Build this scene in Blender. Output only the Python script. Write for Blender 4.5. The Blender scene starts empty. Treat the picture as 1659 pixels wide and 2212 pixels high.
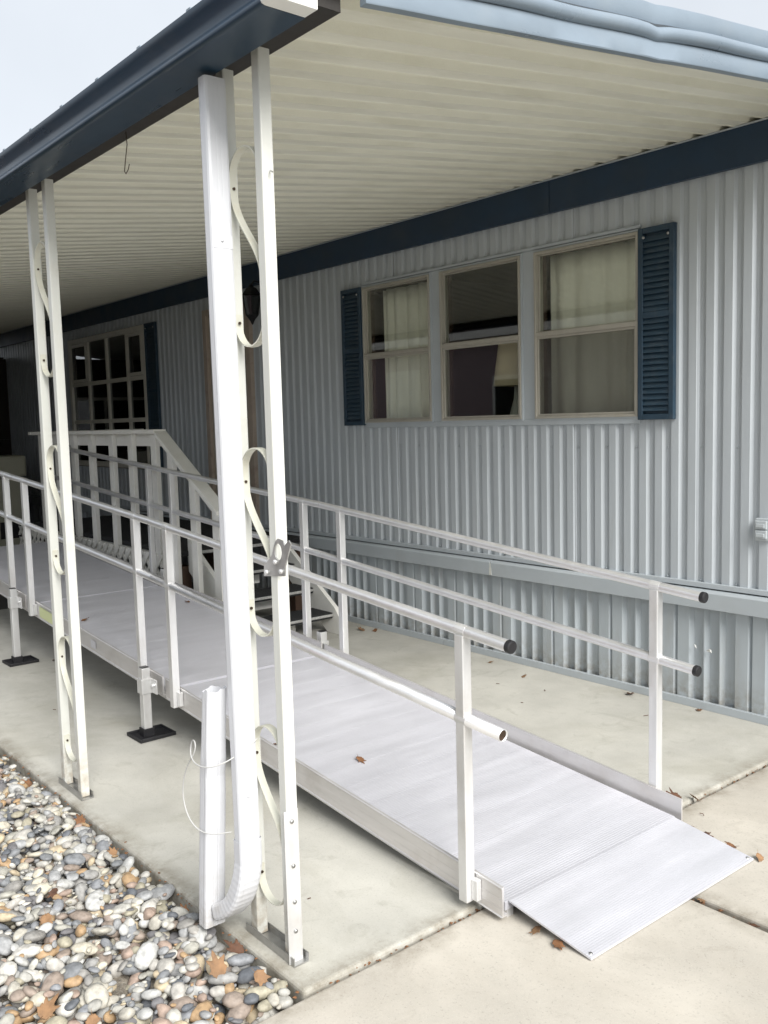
import bpy, bmesh, math, random
import numpy as np
from mathutils import Vector, Matrix
random.seed(11)
rng = np.random.default_rng(11)
scene = bpy.context.scene
C = scene.collection

# ------------------------------------------------------------------ camera
cam_d = bpy.data.cameras.new('camera'); cam = bpy.data.objects.new('camera', cam_d); C.objects.link(cam)
cam_d.sensor_fit = 'VERTICAL'; cam_d.sensor_height = 36.0; cam_d.lens = 1993.53 / 2212.0 * 36.0
cam_d.clip_start = 0.05; cam_d.clip_end = 2000
yaw, pit, rol = 0.884593647, 0.0993249044, -0.0261828722
fw = Vector((-math.sin(yaw) * math.cos(pit), math.cos(yaw) * math.cos(pit), -math.sin(pit)))
rt = Vector((math.cos(yaw), math.sin(yaw), 0)); up = rt.cross(fw)
r2 = rt * math.cos(rol) + up * math.sin(rol); u2 = -rt * math.sin(rol) + up * math.cos(rol)
cam.matrix_world = Matrix(((r2.x, u2.x, -fw.x, 2.2588), (r2.y, u2.y, -fw.y, -4.3596), (r2.z, u2.z, -fw.z, 1.5880), (0, 0, 0, 1)))
scene.camera = cam
scene.render.resolution_x = 768; scene.render.resolution_y = 1024

# ------------------------------------------------------------------ sky, sun, exposure
SUN_EL, SUN_AZ = math.radians(38), math.radians(99)      # azimuth measured from +Y towards +X
world = bpy.data.worlds.new('World'); scene.world = world; world.use_nodes = True
wn = world.node_tree.nodes; wl = world.node_tree.links; wn.clear()
w_out = wn.new('ShaderNodeOutputWorld'); w_bg = wn.new('ShaderNodeBackground'); w_bg.inputs[1].default_value = 0.058
w_sky = wn.new('ShaderNodeTexSky'); w_sky.sky_type = 'NISHITA'; w_sky.sun_disc = False
w_sky.sun_elevation = SUN_EL; w_sky.sun_rotation = SUN_AZ; w_sky.dust_density = 3.0; w_sky.air_density = 1.0
w_hs = wn.new('ShaderNodeHueSaturation'); w_hs.inputs['Saturation'].default_value = 0.35
w_co = wn.new('ShaderNodeTexCoord'); w_no = wn.new('ShaderNodeTexNoise')
w_no.inputs['Scale'].default_value = 2.2; w_no.inputs['Detail'].default_value = 5
w_mr = wn.new('ShaderNodeMapRange'); w_mr.inputs[1].default_value = 0.35; w_mr.inputs[2].default_value = 0.65
w_mr.inputs[3].default_value = 0.62; w_mr.inputs[4].default_value = 0.85
w_mx = wn.new('ShaderNodeMix'); w_mx.data_type = 'RGBA'; w_mx.inputs[7].default_value = (6.9, 7.35, 7.9, 1)   # even cloud layer
wl.new(w_sky.outputs[0], w_hs.inputs['Color']); wl.new(w_co.outputs['Generated'], w_no.inputs['Vector'])
wl.new(w_no.outputs[0], w_mr.inputs[0]); wl.new(w_mr.outputs[0], w_mx.inputs[0])
wl.new(w_hs.outputs[0], w_mx.inputs[6]); wl.new(w_mx.outputs[2], w_bg.inputs[0]); wl.new(w_bg.outputs[0], w_out.inputs[0])
sun_d = bpy.data.lights.new('sun', 'SUN'); sun = bpy.data.objects.new('sun', sun_d); C.objects.link(sun)
sun_d.energy = 2.5; sun_d.angle = math.radians(38); sun_d.color = (1.0, 0.975, 0.94)
sd = Vector((math.sin(SUN_AZ) * math.cos(SUN_EL), math.cos(SUN_AZ) * math.cos(SUN_EL), math.sin(SUN_EL)))
sun.rotation_euler = (-sd).to_track_quat('-Z', 'Y').to_euler(); sun.location = sd * 30
vs = scene.view_settings
vs.view_transform = 'Standard'; vs.look = 'None'; vs.gamma = 1.0; vs.use_curve_mapping = False; vs.exposure = 1.27

# ------------------------------------------------------------------ materials
MATS = {}
def mat(name, col, rough=0.55, metal=0.0, var=0.08, vscale=5.0, stretch=(1, 1, 1), bump=0.0, bscale=60.0, bdist=0.002,
        dirt=None, dscale=3.0, dthr=(0.52, 0.72), damt=0.6, dstretch=(1, 1, 1), spec=0.5, speck=0.0, coat=0.0, splash=None):
    m = bpy.data.materials.new(name); m.use_nodes = True
    nt = m.node_tree; N = nt.nodes; L = nt.links; b = N['Principled BSDF']
    geo = N.new('ShaderNodeNewGeometry')
    def mapped(s):
        mp = N.new('ShaderNodeMapping'); mp.inputs['Scale'].default_value = s
        L.new(geo.outputs['Position'], mp.inputs['Vector']); return mp.outputs[0]
    def noise(scale, st=(1, 1, 1), detail=5.0, rough_=0.55):
        n = N.new('ShaderNodeTexNoise'); n.inputs['Scale'].default_value = scale
        n.inputs['Detail'].default_value = detail; n.inputs['Roughness'].default_value = rough_
        L.new(mapped(st), n.inputs['Vector']); return n.outputs[0]
    def mix(fac, a, c):
        x = N.new('ShaderNodeMix'); x.data_type = 'RGBA'
        if isinstance(fac, float): x.inputs[0].default_value = fac
        else: L.new(fac, x.inputs[0])
        for i, v in ((6, a), (7, c)):
            if isinstance(v, tuple): x.inputs[i].default_value = (*v, 1)
            else: L.new(v, x.inputs[i])
        return x.outputs[2]
    def rng_(v, a, c, lo=0.0, hi=1.0):
        r = N.new('ShaderNodeMapRange'); L.new(v, r.inputs[0])
        for i, k in enumerate((a, c, lo, hi)): r.inputs[i + 1].default_value = k
        return r.outputs[0]
    lo = tuple(max(0, c * (1 - var)) for c in col); hi = tuple(min(1, c * (1 + var)) for c in col)
    nv = noise(vscale, stretch)
    out = mix(rng_(nv, 0.3, 0.7), lo, hi)
    if speck:
        out = mix(rng_(noise(220, detail=2), 0.35, 0.65, 0, speck), out, tuple(c * 0.45 for c in col))
    if dirt:
        d = rng_(noise(dscale, dstretch, 7.0, 0.62), dthr[0], dthr[1], 0, damt)
        out = mix(d, out, dirt)
    if splash:                                          # mud splashed up from the ground: (colour, height, amount)
        sx = N.new('ShaderNodeSeparateXYZ'); L.new(geo.outputs['Position'], sx.inputs[0])
        ml = N.new('ShaderNodeMath'); ml.operation = 'MULTIPLY'
        L.new(rng_(sx.outputs[2], 0.0, splash[1], 1.0, 0.0), ml.inputs[0]); L.new(rng_(noise(24, detail=8.0, rough_=0.7), 0.36, 0.62, 0, splash[2]), ml.inputs[1])
        out = mix(ml.outputs[0], out, splash[0])
    L.new(out, b.inputs['Base Color'])
    L.new(rng_(nv, 0.3, 0.7, max(0.03, rough - 0.08), min(1, rough + 0.08)), b.inputs['Roughness'])
    b.inputs['Metallic'].default_value = metal
    b.inputs['Specular IOR Level'].default_value = spec
    if coat: b.inputs['Coat Weight'].default_value = coat
    if bump:
        bp = N.new('ShaderNodeBump'); bp.inputs['Strength'].default_value = bump; bp.inputs['Distance'].default_value = bdist
        L.new(noise(bscale, detail=6.0), bp.inputs['Height']); L.new(bp.outputs[0], b.inputs['Normal'])
    MATS[name] = m
    return m

mat('siding', (0.44, 0.475, 0.50), 0.42, var=0.05, vscale=3.0, stretch=(5, 5, 0.5), bump=0.05, bscale=160,
    dirt=(0.27, 0.27, 0.25), dscale=2.4, dstretch=(7, 7, 0.7), dthr=(0.56, 0.82), damt=0.35)
mat('siding_trim', (0.43, 0.47, 0.495), 0.42, var=0.05, vscale=3.0, bump=0.05, bscale=120, dirt=(0.28, 0.28, 0.26), damt=0.25)
mat('skirting', (0.40, 0.44, 0.465), 0.45, var=0.05, vscale=4.0, stretch=(4, 4, .6), bump=0.04, bscale=140,
    dirt=(0.30, 0.28, 0.24), dscale=3, dstretch=(4, 4, 1), damt=0.3, splash=((0.20, 0.17, 0.12), 0.20, 0.8))
mat('navy', (0.010, 0.031, 0.064), 0.5, var=0.15, vscale=5, bump=0.03, bscale=200, dirt=(0.05, 0.06, 0.07), damt=0.3)
mat('shutter_blue', (0.021, 0.046, 0.072), 0.45, var=0.12, vscale=9, dirt=(0.09, 0.11, 0.13), dscale=14, damt=0.3)
mat('gutter_blue', (0.014, 0.035, 0.062), 0.32, var=0.12, vscale=4, stretch=(0.6, 3, 3), dirt=(0.075, 0.085, 0.095), dscale=5, damt=0.35)
mat('fascia_pale', (0.19, 0.235, 0.28), 0.33, var=0.08, vscale=2.2, stretch=(1, 1.6, 3), bump=0.12, bscale=7, bdist=0.012, dirt=(0.24, 0.27, 0.29), damt=0.3)
mat('soffit', (0.77, 0.76, 0.655), 0.4, var=0.05, vscale=2.4, stretch=(4, .7, 1), bump=0.03, bscale=60,
    dirt=(0.50, 0.48, 0.36), dscale=2.6, dstretch=(5, .9, 1), dthr=(0.5, 0.8), damt=0.4, speck=0.05)
mat('post_cream', (0.62, 0.625, 0.58), 0.38, var=0.04, vscale=6, stretch=(3, 3, .6), bump=0.03, bscale=90, dirt=(0.46, 0.43, 0.34), dscale=9, dthr=(0.56, 0.78), damt=0.35, splash=((0.26, 0.19, 0.11), 0.30, 0.7))
mat('scroll_cream', (0.60, 0.595, 0.51), 0.42, var=0.05, vscale=9, dirt=(0.52, 0.46, 0.32), dscale=16, damt=0.35)
mat('spout_white', (0.60, 0.61, 0.635), 0.33, var=0.03, vscale=6, stretch=(3, 3, .5), bump=0.04, bscale=40, dirt=(0.45, 0.45, 0.43), dscale=9, dthr=(0.56, 0.78), damt=0.35, splash=((0.30, 0.26, 0.2), 0.25, 0.6))
mat('cap_white', (0.80, 0.80, 0.77), 0.4, var=0.04)
mat('white_wood', (0.82, 0.81, 0.76), 0.5, var=0.05, vscale=8, bump=0.06, bscale=60, dirt=(0.5, 0.47, 0.4), dscale=8, damt=0.3)
mat('alu_deck', (0.69, 0.69, 0.735), 0.42, metal=0.45, var=0.05, vscale=3.0, stretch=(5, .6, 1), dirt=(0.46, 0.465, 0.475), dscale=2.6, dstretch=(1, 1.3, 1), dthr=(0.5, 0.8), damt=0.20, speck=0.08)
mat('alu', (0.72, 0.72, 0.715), 0.42, metal=0.6, var=0.05, vscale=9, stretch=(3, 3, .6), bump=0.02, bscale=200, dirt=(0.52, 0.48, 0.43), dscale=7, damt=0.3)
mat('alu_tube', (0.76, 0.76, 0.765), 0.36, metal=0.7, var=0.05, vscale=12, stretch=(.6, 3, 3), dirt=(0.6, 0.56, 0.52), dscale=12, damt=0.25)
mat('curb_alu', (0.64, 0.625, 0.615), 0.42, metal=0.6, var=0.06, vscale=6, stretch=(.7, 3, 6), dirt=(0.4, 0.36, 0.32), dscale=5, damt=0.35)
mat('galvanised', (0.42, 0.42, 0.41), 0.4, metal=0.8, var=0.15, vscale=30)
mat('rubber', (0.012, 0.012, 0.014), 0.55, var=0.2, vscale=20, bump=0.1, bscale=150)
mat('black_metal', (0.008, 0.008, 0.009), 0.4, var=0.2, vscale=20)
mat('beam_shaded', (0.02, 0.016, 0.012), 0.6, var=0.25, vscale=10)  # dark brown, with the beam's unlit side put into the colour
def concrete_mat(name, col, stain, joint):
    m = bpy.data.materials.new(name); m.use_nodes = True
    nt = m.node_tree; N = nt.nodes; L = nt.links; b = N['Principled BSDF']; geo = N.new('ShaderNodeNewGeometry')
    def noise(scale, detail=6.0, rough=0.6, st=None, dist=0.0):
        n = N.new('ShaderNodeTexNoise'); n.inputs['Scale'].default_value = scale; n.inputs['Detail'].default_value = detail; n.inputs['Roughness'].default_value = rough; n.inputs['Distortion'].default_value = dist
        if st:
            mp = N.new('ShaderNodeMapping'); mp.inputs['Scale'].default_value = st; L.new(geo.outputs['Position'], mp.inputs['Vector']); L.new(mp.outputs[0], n.inputs['Vector'])
        else: L.new(geo.outputs['Position'], n.inputs['Vector'])
        return n.outputs[0]
    def mr(v, a, c, lo, hi):
        r = N.new('ShaderNodeMapRange'); L.new(v, r.inputs[0])
        for i, k in enumerate((a, c, lo, hi)): r.inputs[i + 1].default_value = k
        return r.outputs[0]
    def mth(op, a, c):
        q = N.new('ShaderNodeMath'); q.operation = op
        for i, v in enumerate((a, c)):
            if isinstance(v, (int, float)): q.inputs[i].default_value = v
            else: L.new(v, q.inputs[i])
        return q.outputs[0]
    def mix(f, a, c):
        x = N.new('ShaderNodeMix'); x.data_type = 'RGBA'; L.new(f, x.inputs[0])
        for i, v in ((6, a), (7, c)):
            if isinstance(v, tuple): x.inputs[i].default_value = (*v, 1)
            else: L.new(v, x.inputs[i])
        return x.outputs[2]
    out = mix(mr(noise(2.3, 8), 0.32, 0.68, 0, 1), tuple(c * 0.88 for c in col), tuple(min(1, c * 1.13) for c in col))
    out = mix(mr(noise(1.1, 9, 0.68, dist=0.6), 0.48, 0.68, 0, 0.6), out, stain)                   # soft water stains
    out = mix(mr(noise(5.5, 9, 0.7, dist=1.2), 0.56, 0.70, 0, 0.4), out, tuple(c * 0.8 for c in stain))
    out = mix(mr(noise(0.9, 3, 0.5, (1, 6, 1)), 0.56, 0.74, 0, 0.22), out, tuple(min(1, c * 1.22) for c in col))
    out = mix(mr(noise(130, 3), 0.58, 0.72, 0, 0.45), out, tuple(c * 0.5 for c in col))              # sand and pores
    out = mix(mr(noise(310, 2), 0.60, 0.70, 0, 0.5), out, tuple(min(1, c * 1.35) for c in col))
    # grime that collects along the joint between the slabs
    sp = N.new('ShaderNodeSeparateXYZ'); L.new(geo.outputs['Position'], sp.inputs[0])
    d1 = mth('ABSOLUTE', mth('SUBTRACT', sp.outputs[0], 0.215), 0.0); g = mr(d1, 0.0, 0.10, 1.0, 0.0)
    d2 = mth('ABSOLUTE', mth('ADD', sp.outputs[1], joint), 0.0); g2 = mr(d2, 0.0, 0.09, 1.0, 0.0)
    g = mth('MULTIPLY', mth('MAXIMUM', g, g2), mr(noise(9, 6, 0.7), 0.38, 0.66, 0.05, 0.85))
    out = mix(g, out, (0.16, 0.135, 0.095))
    L.new(out, b.inputs['Base Color']); b.inputs['Roughness'].default_value = 0.85; b.inputs['Specular IOR Level'].default_value = 0.3
    bp = N.new('ShaderNodeBump'); bp.inputs['Strength'].default_value = 0.3; bp.inputs['Distance'].default_value = 0.003
    L.new(noise(95, 8, 0.7), bp.inputs['Height']); L.new(bp.outputs[0], b.inputs['Normal']); MATS[name] = m
concrete_mat('concrete', (0.46, 0.45, 0.405), (0.33, 0.315, 0.26), 3.013)
concrete_mat('driveway_concrete', (0.46, 0.43, 0.375), (0.385, 0.35, 0.295), 1.757)
mat('soil', (0.075, 0.052, 0.034), 0.95, var=0.4, vscale=40, bump=0.6, bscale=90, bdist=0.01, dirt=(0.2, 0.15, 0.09), dscale=60, damt=0.5)
mat('ground_mat', (0.055, 0.055, 0.036), 0.95, var=0.3, vscale=0.6, bump=0.4, bscale=20, bdist=0.02, dirt=(0.06, 0.075, 0.035), dscale=0.35, damt=0.8)
mat('asphalt', (0.055, 0.054, 0.052), 0.9, var=0.15, vscale=1.2, bump=0.4, bscale=120, bdist=0.004, speck=0.2)
mat('carpet_black', (0.018, 0.019, 0.02), 0.95, var=0.5, vscale=130, bump=0.8, bscale=160, bdist=0.006)
mat('nosing_grey', (0.36, 0.36, 0.345), 0.85, var=0.3, vscale=90, bump=0.4, bscale=160, bdist=0.003)
mat('window_frame', (0.42, 0.40, 0.345), 0.4, var=0.06, vscale=12, stretch=(2, 2, .8), metal=0.2, dirt=(0.34, 0.29, 0.21), dscale=9, dthr=(0.58, 0.8), damt=0.4)
mat('grid_frame', (0.62, 0.60, 0.53), 0.5, var=0.06, vscale=8)
mat('curtain', (0.86, 0.83, 0.73), 0.9, var=0.06, vscale=6, stretch=(4, 1, .5), bump=0.1, bscale=300, spec=0.1)
mat('room', (0.16, 0.125, 0.10), 0.8, var=0.15, vscale=2)
mat('jamb_brown', (0.07, 0.04, 0.025), 0.6, var=0.2, vscale=10, stretch=(8, 8, .6))
mat('lamp_shade', (0.80, 0.68, 0.46), 0.9, var=0.06, vscale=6)
mat('door_trim', (0.42, 0.35, 0.29), 0.55, var=0.08, vscale=9, dirt=(0.22, 0.13, 0.1), dscale=12, damt=0.4)
mat('door_cream', (0.46, 0.43, 0.36), 0.5, var=0.06)
mat('shed_brown', (0.025, 0.018, 0.014), 0.8, var=0.3, vscale=6, stretch=(6, 6, .6))
mat('freezer_cream', (0.42, 0.41, 0.32), 0.4, var=0.05)
mat('sticker', (0.62, 0.66, 0.36), 0.5, var=0.05)
mat('cable_white', (0.50, 0.50, 0.485), 0.5, var=0.05)
mat('wire_rust', (0.11, 0.09, 0.06), 0.6, metal=0.5)
mat('rust_and_bore_shade', (0.055, 0.033, 0.02), 0.6, metal=0.4, var=0.3, vscale=60)  # rust on bolts, and the painted shade in the open rail end
mat('outlet_grey', (0.44, 0.475, 0.49), 0.4, var=0.04)
mat('leaf_brown', (0.17, 0.078, 0.032), 0.75, var=0.45, vscale=35, bump=0.3, bscale=90)
mat('leaf_tan', (0.22, 0.125, 0.062), 0.75, var=0.35, vscale=30, bump=0.3, bscale=90)
mat('leaf_dark', (0.09, 0.04, 0.02), 0.75, var=0.45, vscale=35, bump=0.3, bscale=90)
mat('neighbour_wall', (0.34, 0.255, 0.27), 0.7, var=0.06, vscale=1)
mat('neighbour_trim', (0.75, 0.73, 0.69), 0.6)
mat('neighbour_roof', (0.12, 0.11, 0.11), 0.9, var=0.15, vscale=3)
mat('plaque_yellow', (0.5, 0.33, 0.06), 0.5)

def glass_mat(name, tint, base=0.05, screen=0.0):
    m = bpy.data.materials.new(name); m.use_nodes = True
    N = m.node_tree.nodes; L = m.node_tree.links; N.clear()
    o = N.new('ShaderNodeOutputMaterial'); tr = N.new('ShaderNodeBsdfTransparent'); gl = N.new('ShaderNodeBsdfGlossy')
    tr.inputs[0].default_value = (*tint, 1); gl.inputs['Roughness'].default_value = 0.01; gl.inputs[0].default_value = (0.95, 0.95, 0.95, 1)
    lw = N.new('ShaderNodeLayerWeight'); lw.inputs[0].default_value = 0.5
    pw = N.new('ShaderNodeMath'); pw.operation = 'POWER'; pw.inputs[1].default_value = 3.5; L.new(lw.outputs['Facing'], pw.inputs[0])
    fr = N.new('ShaderNodeMath'); fr.operation = 'MULTIPLY_ADD'; fr.inputs[1].default_value = 0.85; fr.inputs[2].default_value = 0.06; L.new(pw.outputs[0], fr.inputs[0])
    no = N.new('ShaderNodeTexNoise'); no.inputs['Scale'].default_value = 2.5; bp = N.new('ShaderNodeBump'); bp.inputs['Strength'].default_value = 0.03
    geo = N.new('ShaderNodeNewGeometry'); L.new(geo.outputs['Position'], no.inputs['Vector'])
    L.new(no.outputs[0], bp.inputs['Height']); L.new(bp.outputs[0], gl.inputs['Normal'])
    mx = N.new('ShaderNodeMixShader'); L.new(fr.outputs[0], mx.inputs[0]); L.new(tr.outputs[0], mx.inputs[1]); L.new(gl.outputs[0], mx.inputs[2])
    L.new(mx.outputs[0], o.inputs[0]); MATS[name] = m
    return m
glass_mat('glass', (0.93, 0.95, 0.93)); glass_mat('glass_dark', (0.45, 0.47, 0.47))
def screen_mat():
    m = bpy.data.materials.new('insect_screen'); m.use_nodes = True
    N = m.node_tree.nodes; L = m.node_tree.links; N.clear()
    o = N.new('ShaderNodeOutputMaterial'); tr = N.new('ShaderNodeBsdfTransparent'); df = N.new('ShaderNodeBsdfDiffuse')
    df.inputs[0].default_value = (0.10, 0.095, 0.085, 1); mx = N.new('ShaderNodeMixShader'); mx.inputs[0].default_value = 0.45
    L.new(tr.outputs[0], mx.inputs[1]); L.new(df.outputs[0], mx.inputs[2]); L.new(mx.outputs[0], o.inputs[0]); MATS['insect_screen'] = m
screen_mat()
def pebble_mat(name, source):
    m = bpy.data.materials.new(name); m.use_nodes = True
    N = m.node_tree.nodes; L = m.node_tree.links; b = N['Principled BSDF']
    if source == 'object': rnd = N.new('ShaderNodeObjectInfo').outputs['Random']
    else: rnd = N.new('ShaderNodeNewGeometry').outputs['Random Per Island']
    rp = N.new('ShaderNodeValToRGB'); rp.color_ramp.interpolation = 'CONSTANT'
    cols = [(0.56, 0.545, 0.49), (0.37, 0.365, 0.35), (0.50, 0.475, 0.41), (0.24, 0.25, 0.26), (0.55, 0.46, 0.32), (0.42, 0.41, 0.36), (0.14, 0.15, 0.165),
            (0.62, 0.60, 0.55), (0.31, 0.30, 0.28), (0.44, 0.30, 0.17), (0.46, 0.45, 0.41), (0.33, 0.27, 0.225), (0.28, 0.29, 0.305), (0.53, 0.53, 0.51),
            (0.40, 0.37, 0.28), (0.18, 0.175, 0.18), (0.58, 0.54, 0.44), (0.38, 0.385, 0.385), (0.42, 0.32, 0.26), (0.48, 0.46, 0.42)]
    el = rp.color_ramp.elements
    el[0].color = (*cols[0], 1); el[1].position = 0.05; el[1].color = (*cols[1], 1)
    for i in range(2, len(cols)):
        e = el.new(i / len(cols)); e.color = (*cols[i], 1)
    L.new(rnd, rp.inputs[0])
    geo = N.new('ShaderNodeNewGeometry'); no = N.new('ShaderNodeTexNoise'); no.inputs['Scale'].default_value = 55; no.inputs['Detail'].default_value = 6
    L.new(geo.outputs['Position'], no.inputs['Vector'])
    mr = N.new('ShaderNodeMapRange'); mr.inputs[1].default_value = 0.3; mr.inputs[2].default_value = 0.7; mr.inputs[3].default_value = 0.56; mr.inputs[4].default_value = 1.02
    L.new(no.outputs[0], mr.inputs[0])
    mx = N.new('ShaderNodeMix'); mx.data_type = 'RGBA'; mx.blend_type = 'MULTIPLY'; mx.inputs[0].default_value = 1.0
    L.new(rp.outputs[0], mx.inputs[6]); L.new(mr.outputs[0], mx.inputs[7]); L.new(mx.outputs[2], b.inputs['Base Color'])
    bp = N.new('ShaderNodeBump'); bp.inputs['Strength'].default_value = 0.15; bp.inputs['Distance'].default_value = 0.003
    n2 = N.new('ShaderNodeTexNoise'); n2.inputs['Scale'].default_value = 160; L.new(geo.outputs['Position'], n2.inputs['Vector'])
    L.new(n2.outputs[0], bp.inputs['Height']); L.new(bp.outputs[0], b.inputs['Normal'])
    b.inputs['Roughness'].default_value = 0.6; b.inputs['Specular IOR Level'].default_value = 0.35; MATS[name] = m
pebble_mat('pebble_mat', 'object'); pebble_mat('pebbles_mat', 'island')

# ------------------------------------------------------------------ mesh helpers
class MB:
    def __init__(s): s.v = []; s.f = []
    def box(s, x0, x1, y0, y1, z0, z1, fn=None):
        n = len(s.v); P = [(x, y, z) for z in (z0, z1) for y in (y0, y1) for x in (x0, x1)]
        s.v += [fn(p) for p in P] if fn else P
        for q in ((0, 2, 3, 1), (4, 5, 7, 6), (0, 1, 5, 4), (2, 6, 7, 3), (0, 4, 6, 2), (1, 3, 7, 5)): s.f.append(tuple(n + i for i in q))
        return s
    def loft(s, rings, closed=True, caps=True):
        n = len(s.v); k = len(rings[0])
        for r in rings: s.v += [tuple(p) for p in r]
        for i in range(len(rings) - 1):
            for j in range(k if closed else k - 1):
                a = n + i * k + j; b = n + i * k + (j + 1) % k
                s.f.append((a, b, b + k, a + k))
        if caps and closed:
            s.f.append(tuple(n + j for j in reversed(range(k)))); s.f.append(tuple(n + (len(rings) - 1) * k + j for j in range(k)))
        return s
    def tube(s, pts, r, n=12, caps=True):
        pts = [Vector(p) for p in pts]; rings = []
        t0 = (pts[1] - pts[0]).normalized(); ref = Vector((0, 0, 1)) if abs(t0.z) < 0.9 else Vector((1, 0, 0))
        a = t0.cross(ref).normalized()
        for i, p in enumerate(pts):
            t = (pts[min(i + 1, len(pts) - 1)] - pts[max(i - 1, 0)]).normalized()
            a = (a - t * a.dot(t)).normalized(); b = t.cross(a)
            rings.append([p + (a * math.cos(2 * math.pi * j / n) + b * math.sin(2 * math.pi * j / n)) * r for j in range(n)])
        return s.loft(rings, True, caps)
    def disc(s, c, axis, r, h, n=10):
        c = Vector(c); ax = Vector(axis).normalized()
        return s.tube([c, c + ax * h], r, n)
    def build(s, name, m, parent=None, bevel=0.0, smooth=False, seg=2, solid=0.0):
        me = bpy.data.meshes.new(name); me.from_pydata([tuple(v) for v in s.v], [], s.f); me.update()
        bm = bmesh.new(); bm.from_mesh(me); bmesh.ops.recalc_face_normals(bm, faces=bm.faces); bm.to_mesh(me); bm.free()
        if smooth:
            for p in me.polygons: p.use_smooth = True
        me.materials.append(MATS[m]); o = bpy.data.objects.new(name, me); C.objects.link(o)
        if parent: o.parent = parent
        if solid:
            so = o.modifiers.new('solidify', 'SOLIDIFY'); so.thickness = solid; so.offset = 0
        if bevel:
            be = o.modifiers.new('bevel', 'BEVEL'); be.width = bevel; be.segments = seg; be.limit_method = 'ANGLE'; be.angle_limit = math.radians(40)
            be.harden_normals = False
        return o
def auto_smooth(o, ang=35):
    me = o.data
    for p in me.polygons: p.use_smooth = True
    bm = bmesh.new(); bm.from_mesh(me)
    for e in bm.edges:
        if len(e.link_faces) == 2 and e.calc_face_angle(0) > math.radians(ang): e.smooth = False
    bm.to_mesh(me); bm.free()
def thing(name, label, cat, loc=(0, 0, 0), group=None, kind=None):
    o = bpy.data.objects.new(name, None); C.objects.link(o); o.location = loc; o.empty_display_size = 0.1
    return tag(o, label, cat, group, kind)
def tag(o, label, cat, group=None, kind=None):
    if label: o['label'] = label
    if cat: o['category'] = cat
    if group: o['group'] = group
    if kind: o['kind'] = kind
    return o
def structure(o, label=None):
    o['kind'] = 'structure'
    if label: o['label'] = label
    return o
def bx(name, m, parent, x0, x1, y0, y1, z0, z1, bevel=0.0, fn=None): return MB().box(x0, x1, y0, y1, z0, z1, fn).build(name, m, parent, bevel)
def instance(src, parent, loc, rot=(0, 0, 0), scale=(1, 1, 1)):
    o = src.copy(); C.objects.link(o); o.parent = parent; o.location = loc; o.rotation_euler = rot; o.scale = scale; return o

# ------------------------------------------------------------------ ground, slabs
structure(MB().box(-220, 220, -220, 220, -0.5, -0.125).build('ground', 'ground_mat'))
structure(MB().box(7.6, 14.5, -220, 220, -0.12, -0.06).build('street', 'asphalt'))
mat('grit', (0.20, 0.175, 0.14), 0.95, var=0.45, vscale=60, bump=0.8, bscale=140, bdist=0.008, dirt=(0.36, 0.34, 0.30), dscale=150, damt=0.7)
structure(MB().box(-14, -6.2, -3.013, 0.25, -0.10, -0.004).build('unseen_dark_floor', 'asphalt', None, 0.01))  # unseen dark floor, added to cut bounce light under the far roof
pv = structure(MB().box(-6.185, 0.206, -3.013, 0.25, -0.10, 0.0).build('porch_slab', 'concrete', None, 0.014, seg=3))
dr = structure(MB().box(0.19, 7.5, -7.2, 3.0, -0.10, -0.045).build('driveway', 'soil'))
def slab(x0, x1, y0, y1):
    return MB().box(x0, x1, y0, y1, -0.09, -0.003).build('slab', 'driveway_concrete', dr, 0.012, seg=3)
slab(0.224, 3.4, -1.742, 2.9); slab(0.224, 3.4, -4.9, -1.772); slab(3.43, 7.4, -1.742, 2.9); slab(3.43, 7.4, -4.9, -1.772); slab(0.224, 3.4, -7.1, -4.93); slab(3.43, 7.4, -7.1, -4.93)

# ------------------------------------------------------------------ the mobile home
house = thing('mobile_home', 'pale grey corrugated metal mobile home with navy trim behind the ramp', 'house')
RIB = 0.1016; X_REF = -0.506
def rib_profile(x0, x1):
    pts = []; k = math.floor((x0 - X_REF) / RIB) - 1
    while True:
        b = X_REF + k * RIB
        if b > x1: break
        pts += [(b + 0.000, 0.0), (b + 0.045, 0.0), (b + 0.059, 0.0145), (b + 0.069, 0.0145), (b + 0.0705, 0.013), (b + 0.072, 0.0145),
                (b + 0.081, 0.0145), (b + 0.0825, 0.013), (b + 0.084, 0.0145), (b + 0.0990, 0.0145)]
        k += 1
    def yat(x):
        for (a, ya), (c, yc) in zip(pts, pts[1:]):
            if a <= x <= c: return ya + (yc - ya) * (x - a) / max(1e-9, c - a)
        return 0.0
    return [(x0, yat(x0))] + [p for p in pts if x0 + 1e-4 < p[0] < x1 - 1e-4] + [(x1, yat(x1))]
def siding(x0, x1, z0, z1):
    mod = RIB * 8; k0 = math.floor((x0 - X_REF) / mod)
    x = x0; k = k0
    while x < x1 - 1e-6:
        xe = min(x1, X_REF + (k + 1) * mod + 0.052); k += 1
        if x1 - xe < 0.02: xe = x1
        if xe - x < 0.02: continue
        dy = -0.0025 * (k % 2) + random.uniform(-0.0006, 0.0006)
        pr = rib_profile(x, xe)
        MB().loft([[(p[0], p[1] + dy, z0) for p in pr], [(p[0], p[1] + dy, z1) for p in pr]], closed=False).build('siding_panel', 'siding', house)
        x = xe
ZT = 2.955; Z0 = 0.675
siding(-0.808, 5.0, Z0, ZT); siding(-3.235, -0.808, Z0, 1.540); siding(-3.235, -0.808, 2.598, ZT)
siding(-4.83, -3.235, Z0, ZT); siding(-5.66, -4.83, 2.66, ZT); siding(-6.95, -5.66, Z0, ZT)
siding(-9.1, -6.95, Z0, 1.12); siding(-9.1, -6.95, 2.665, ZT); siding(-13.5, -9.1, Z0, ZT)
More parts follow.
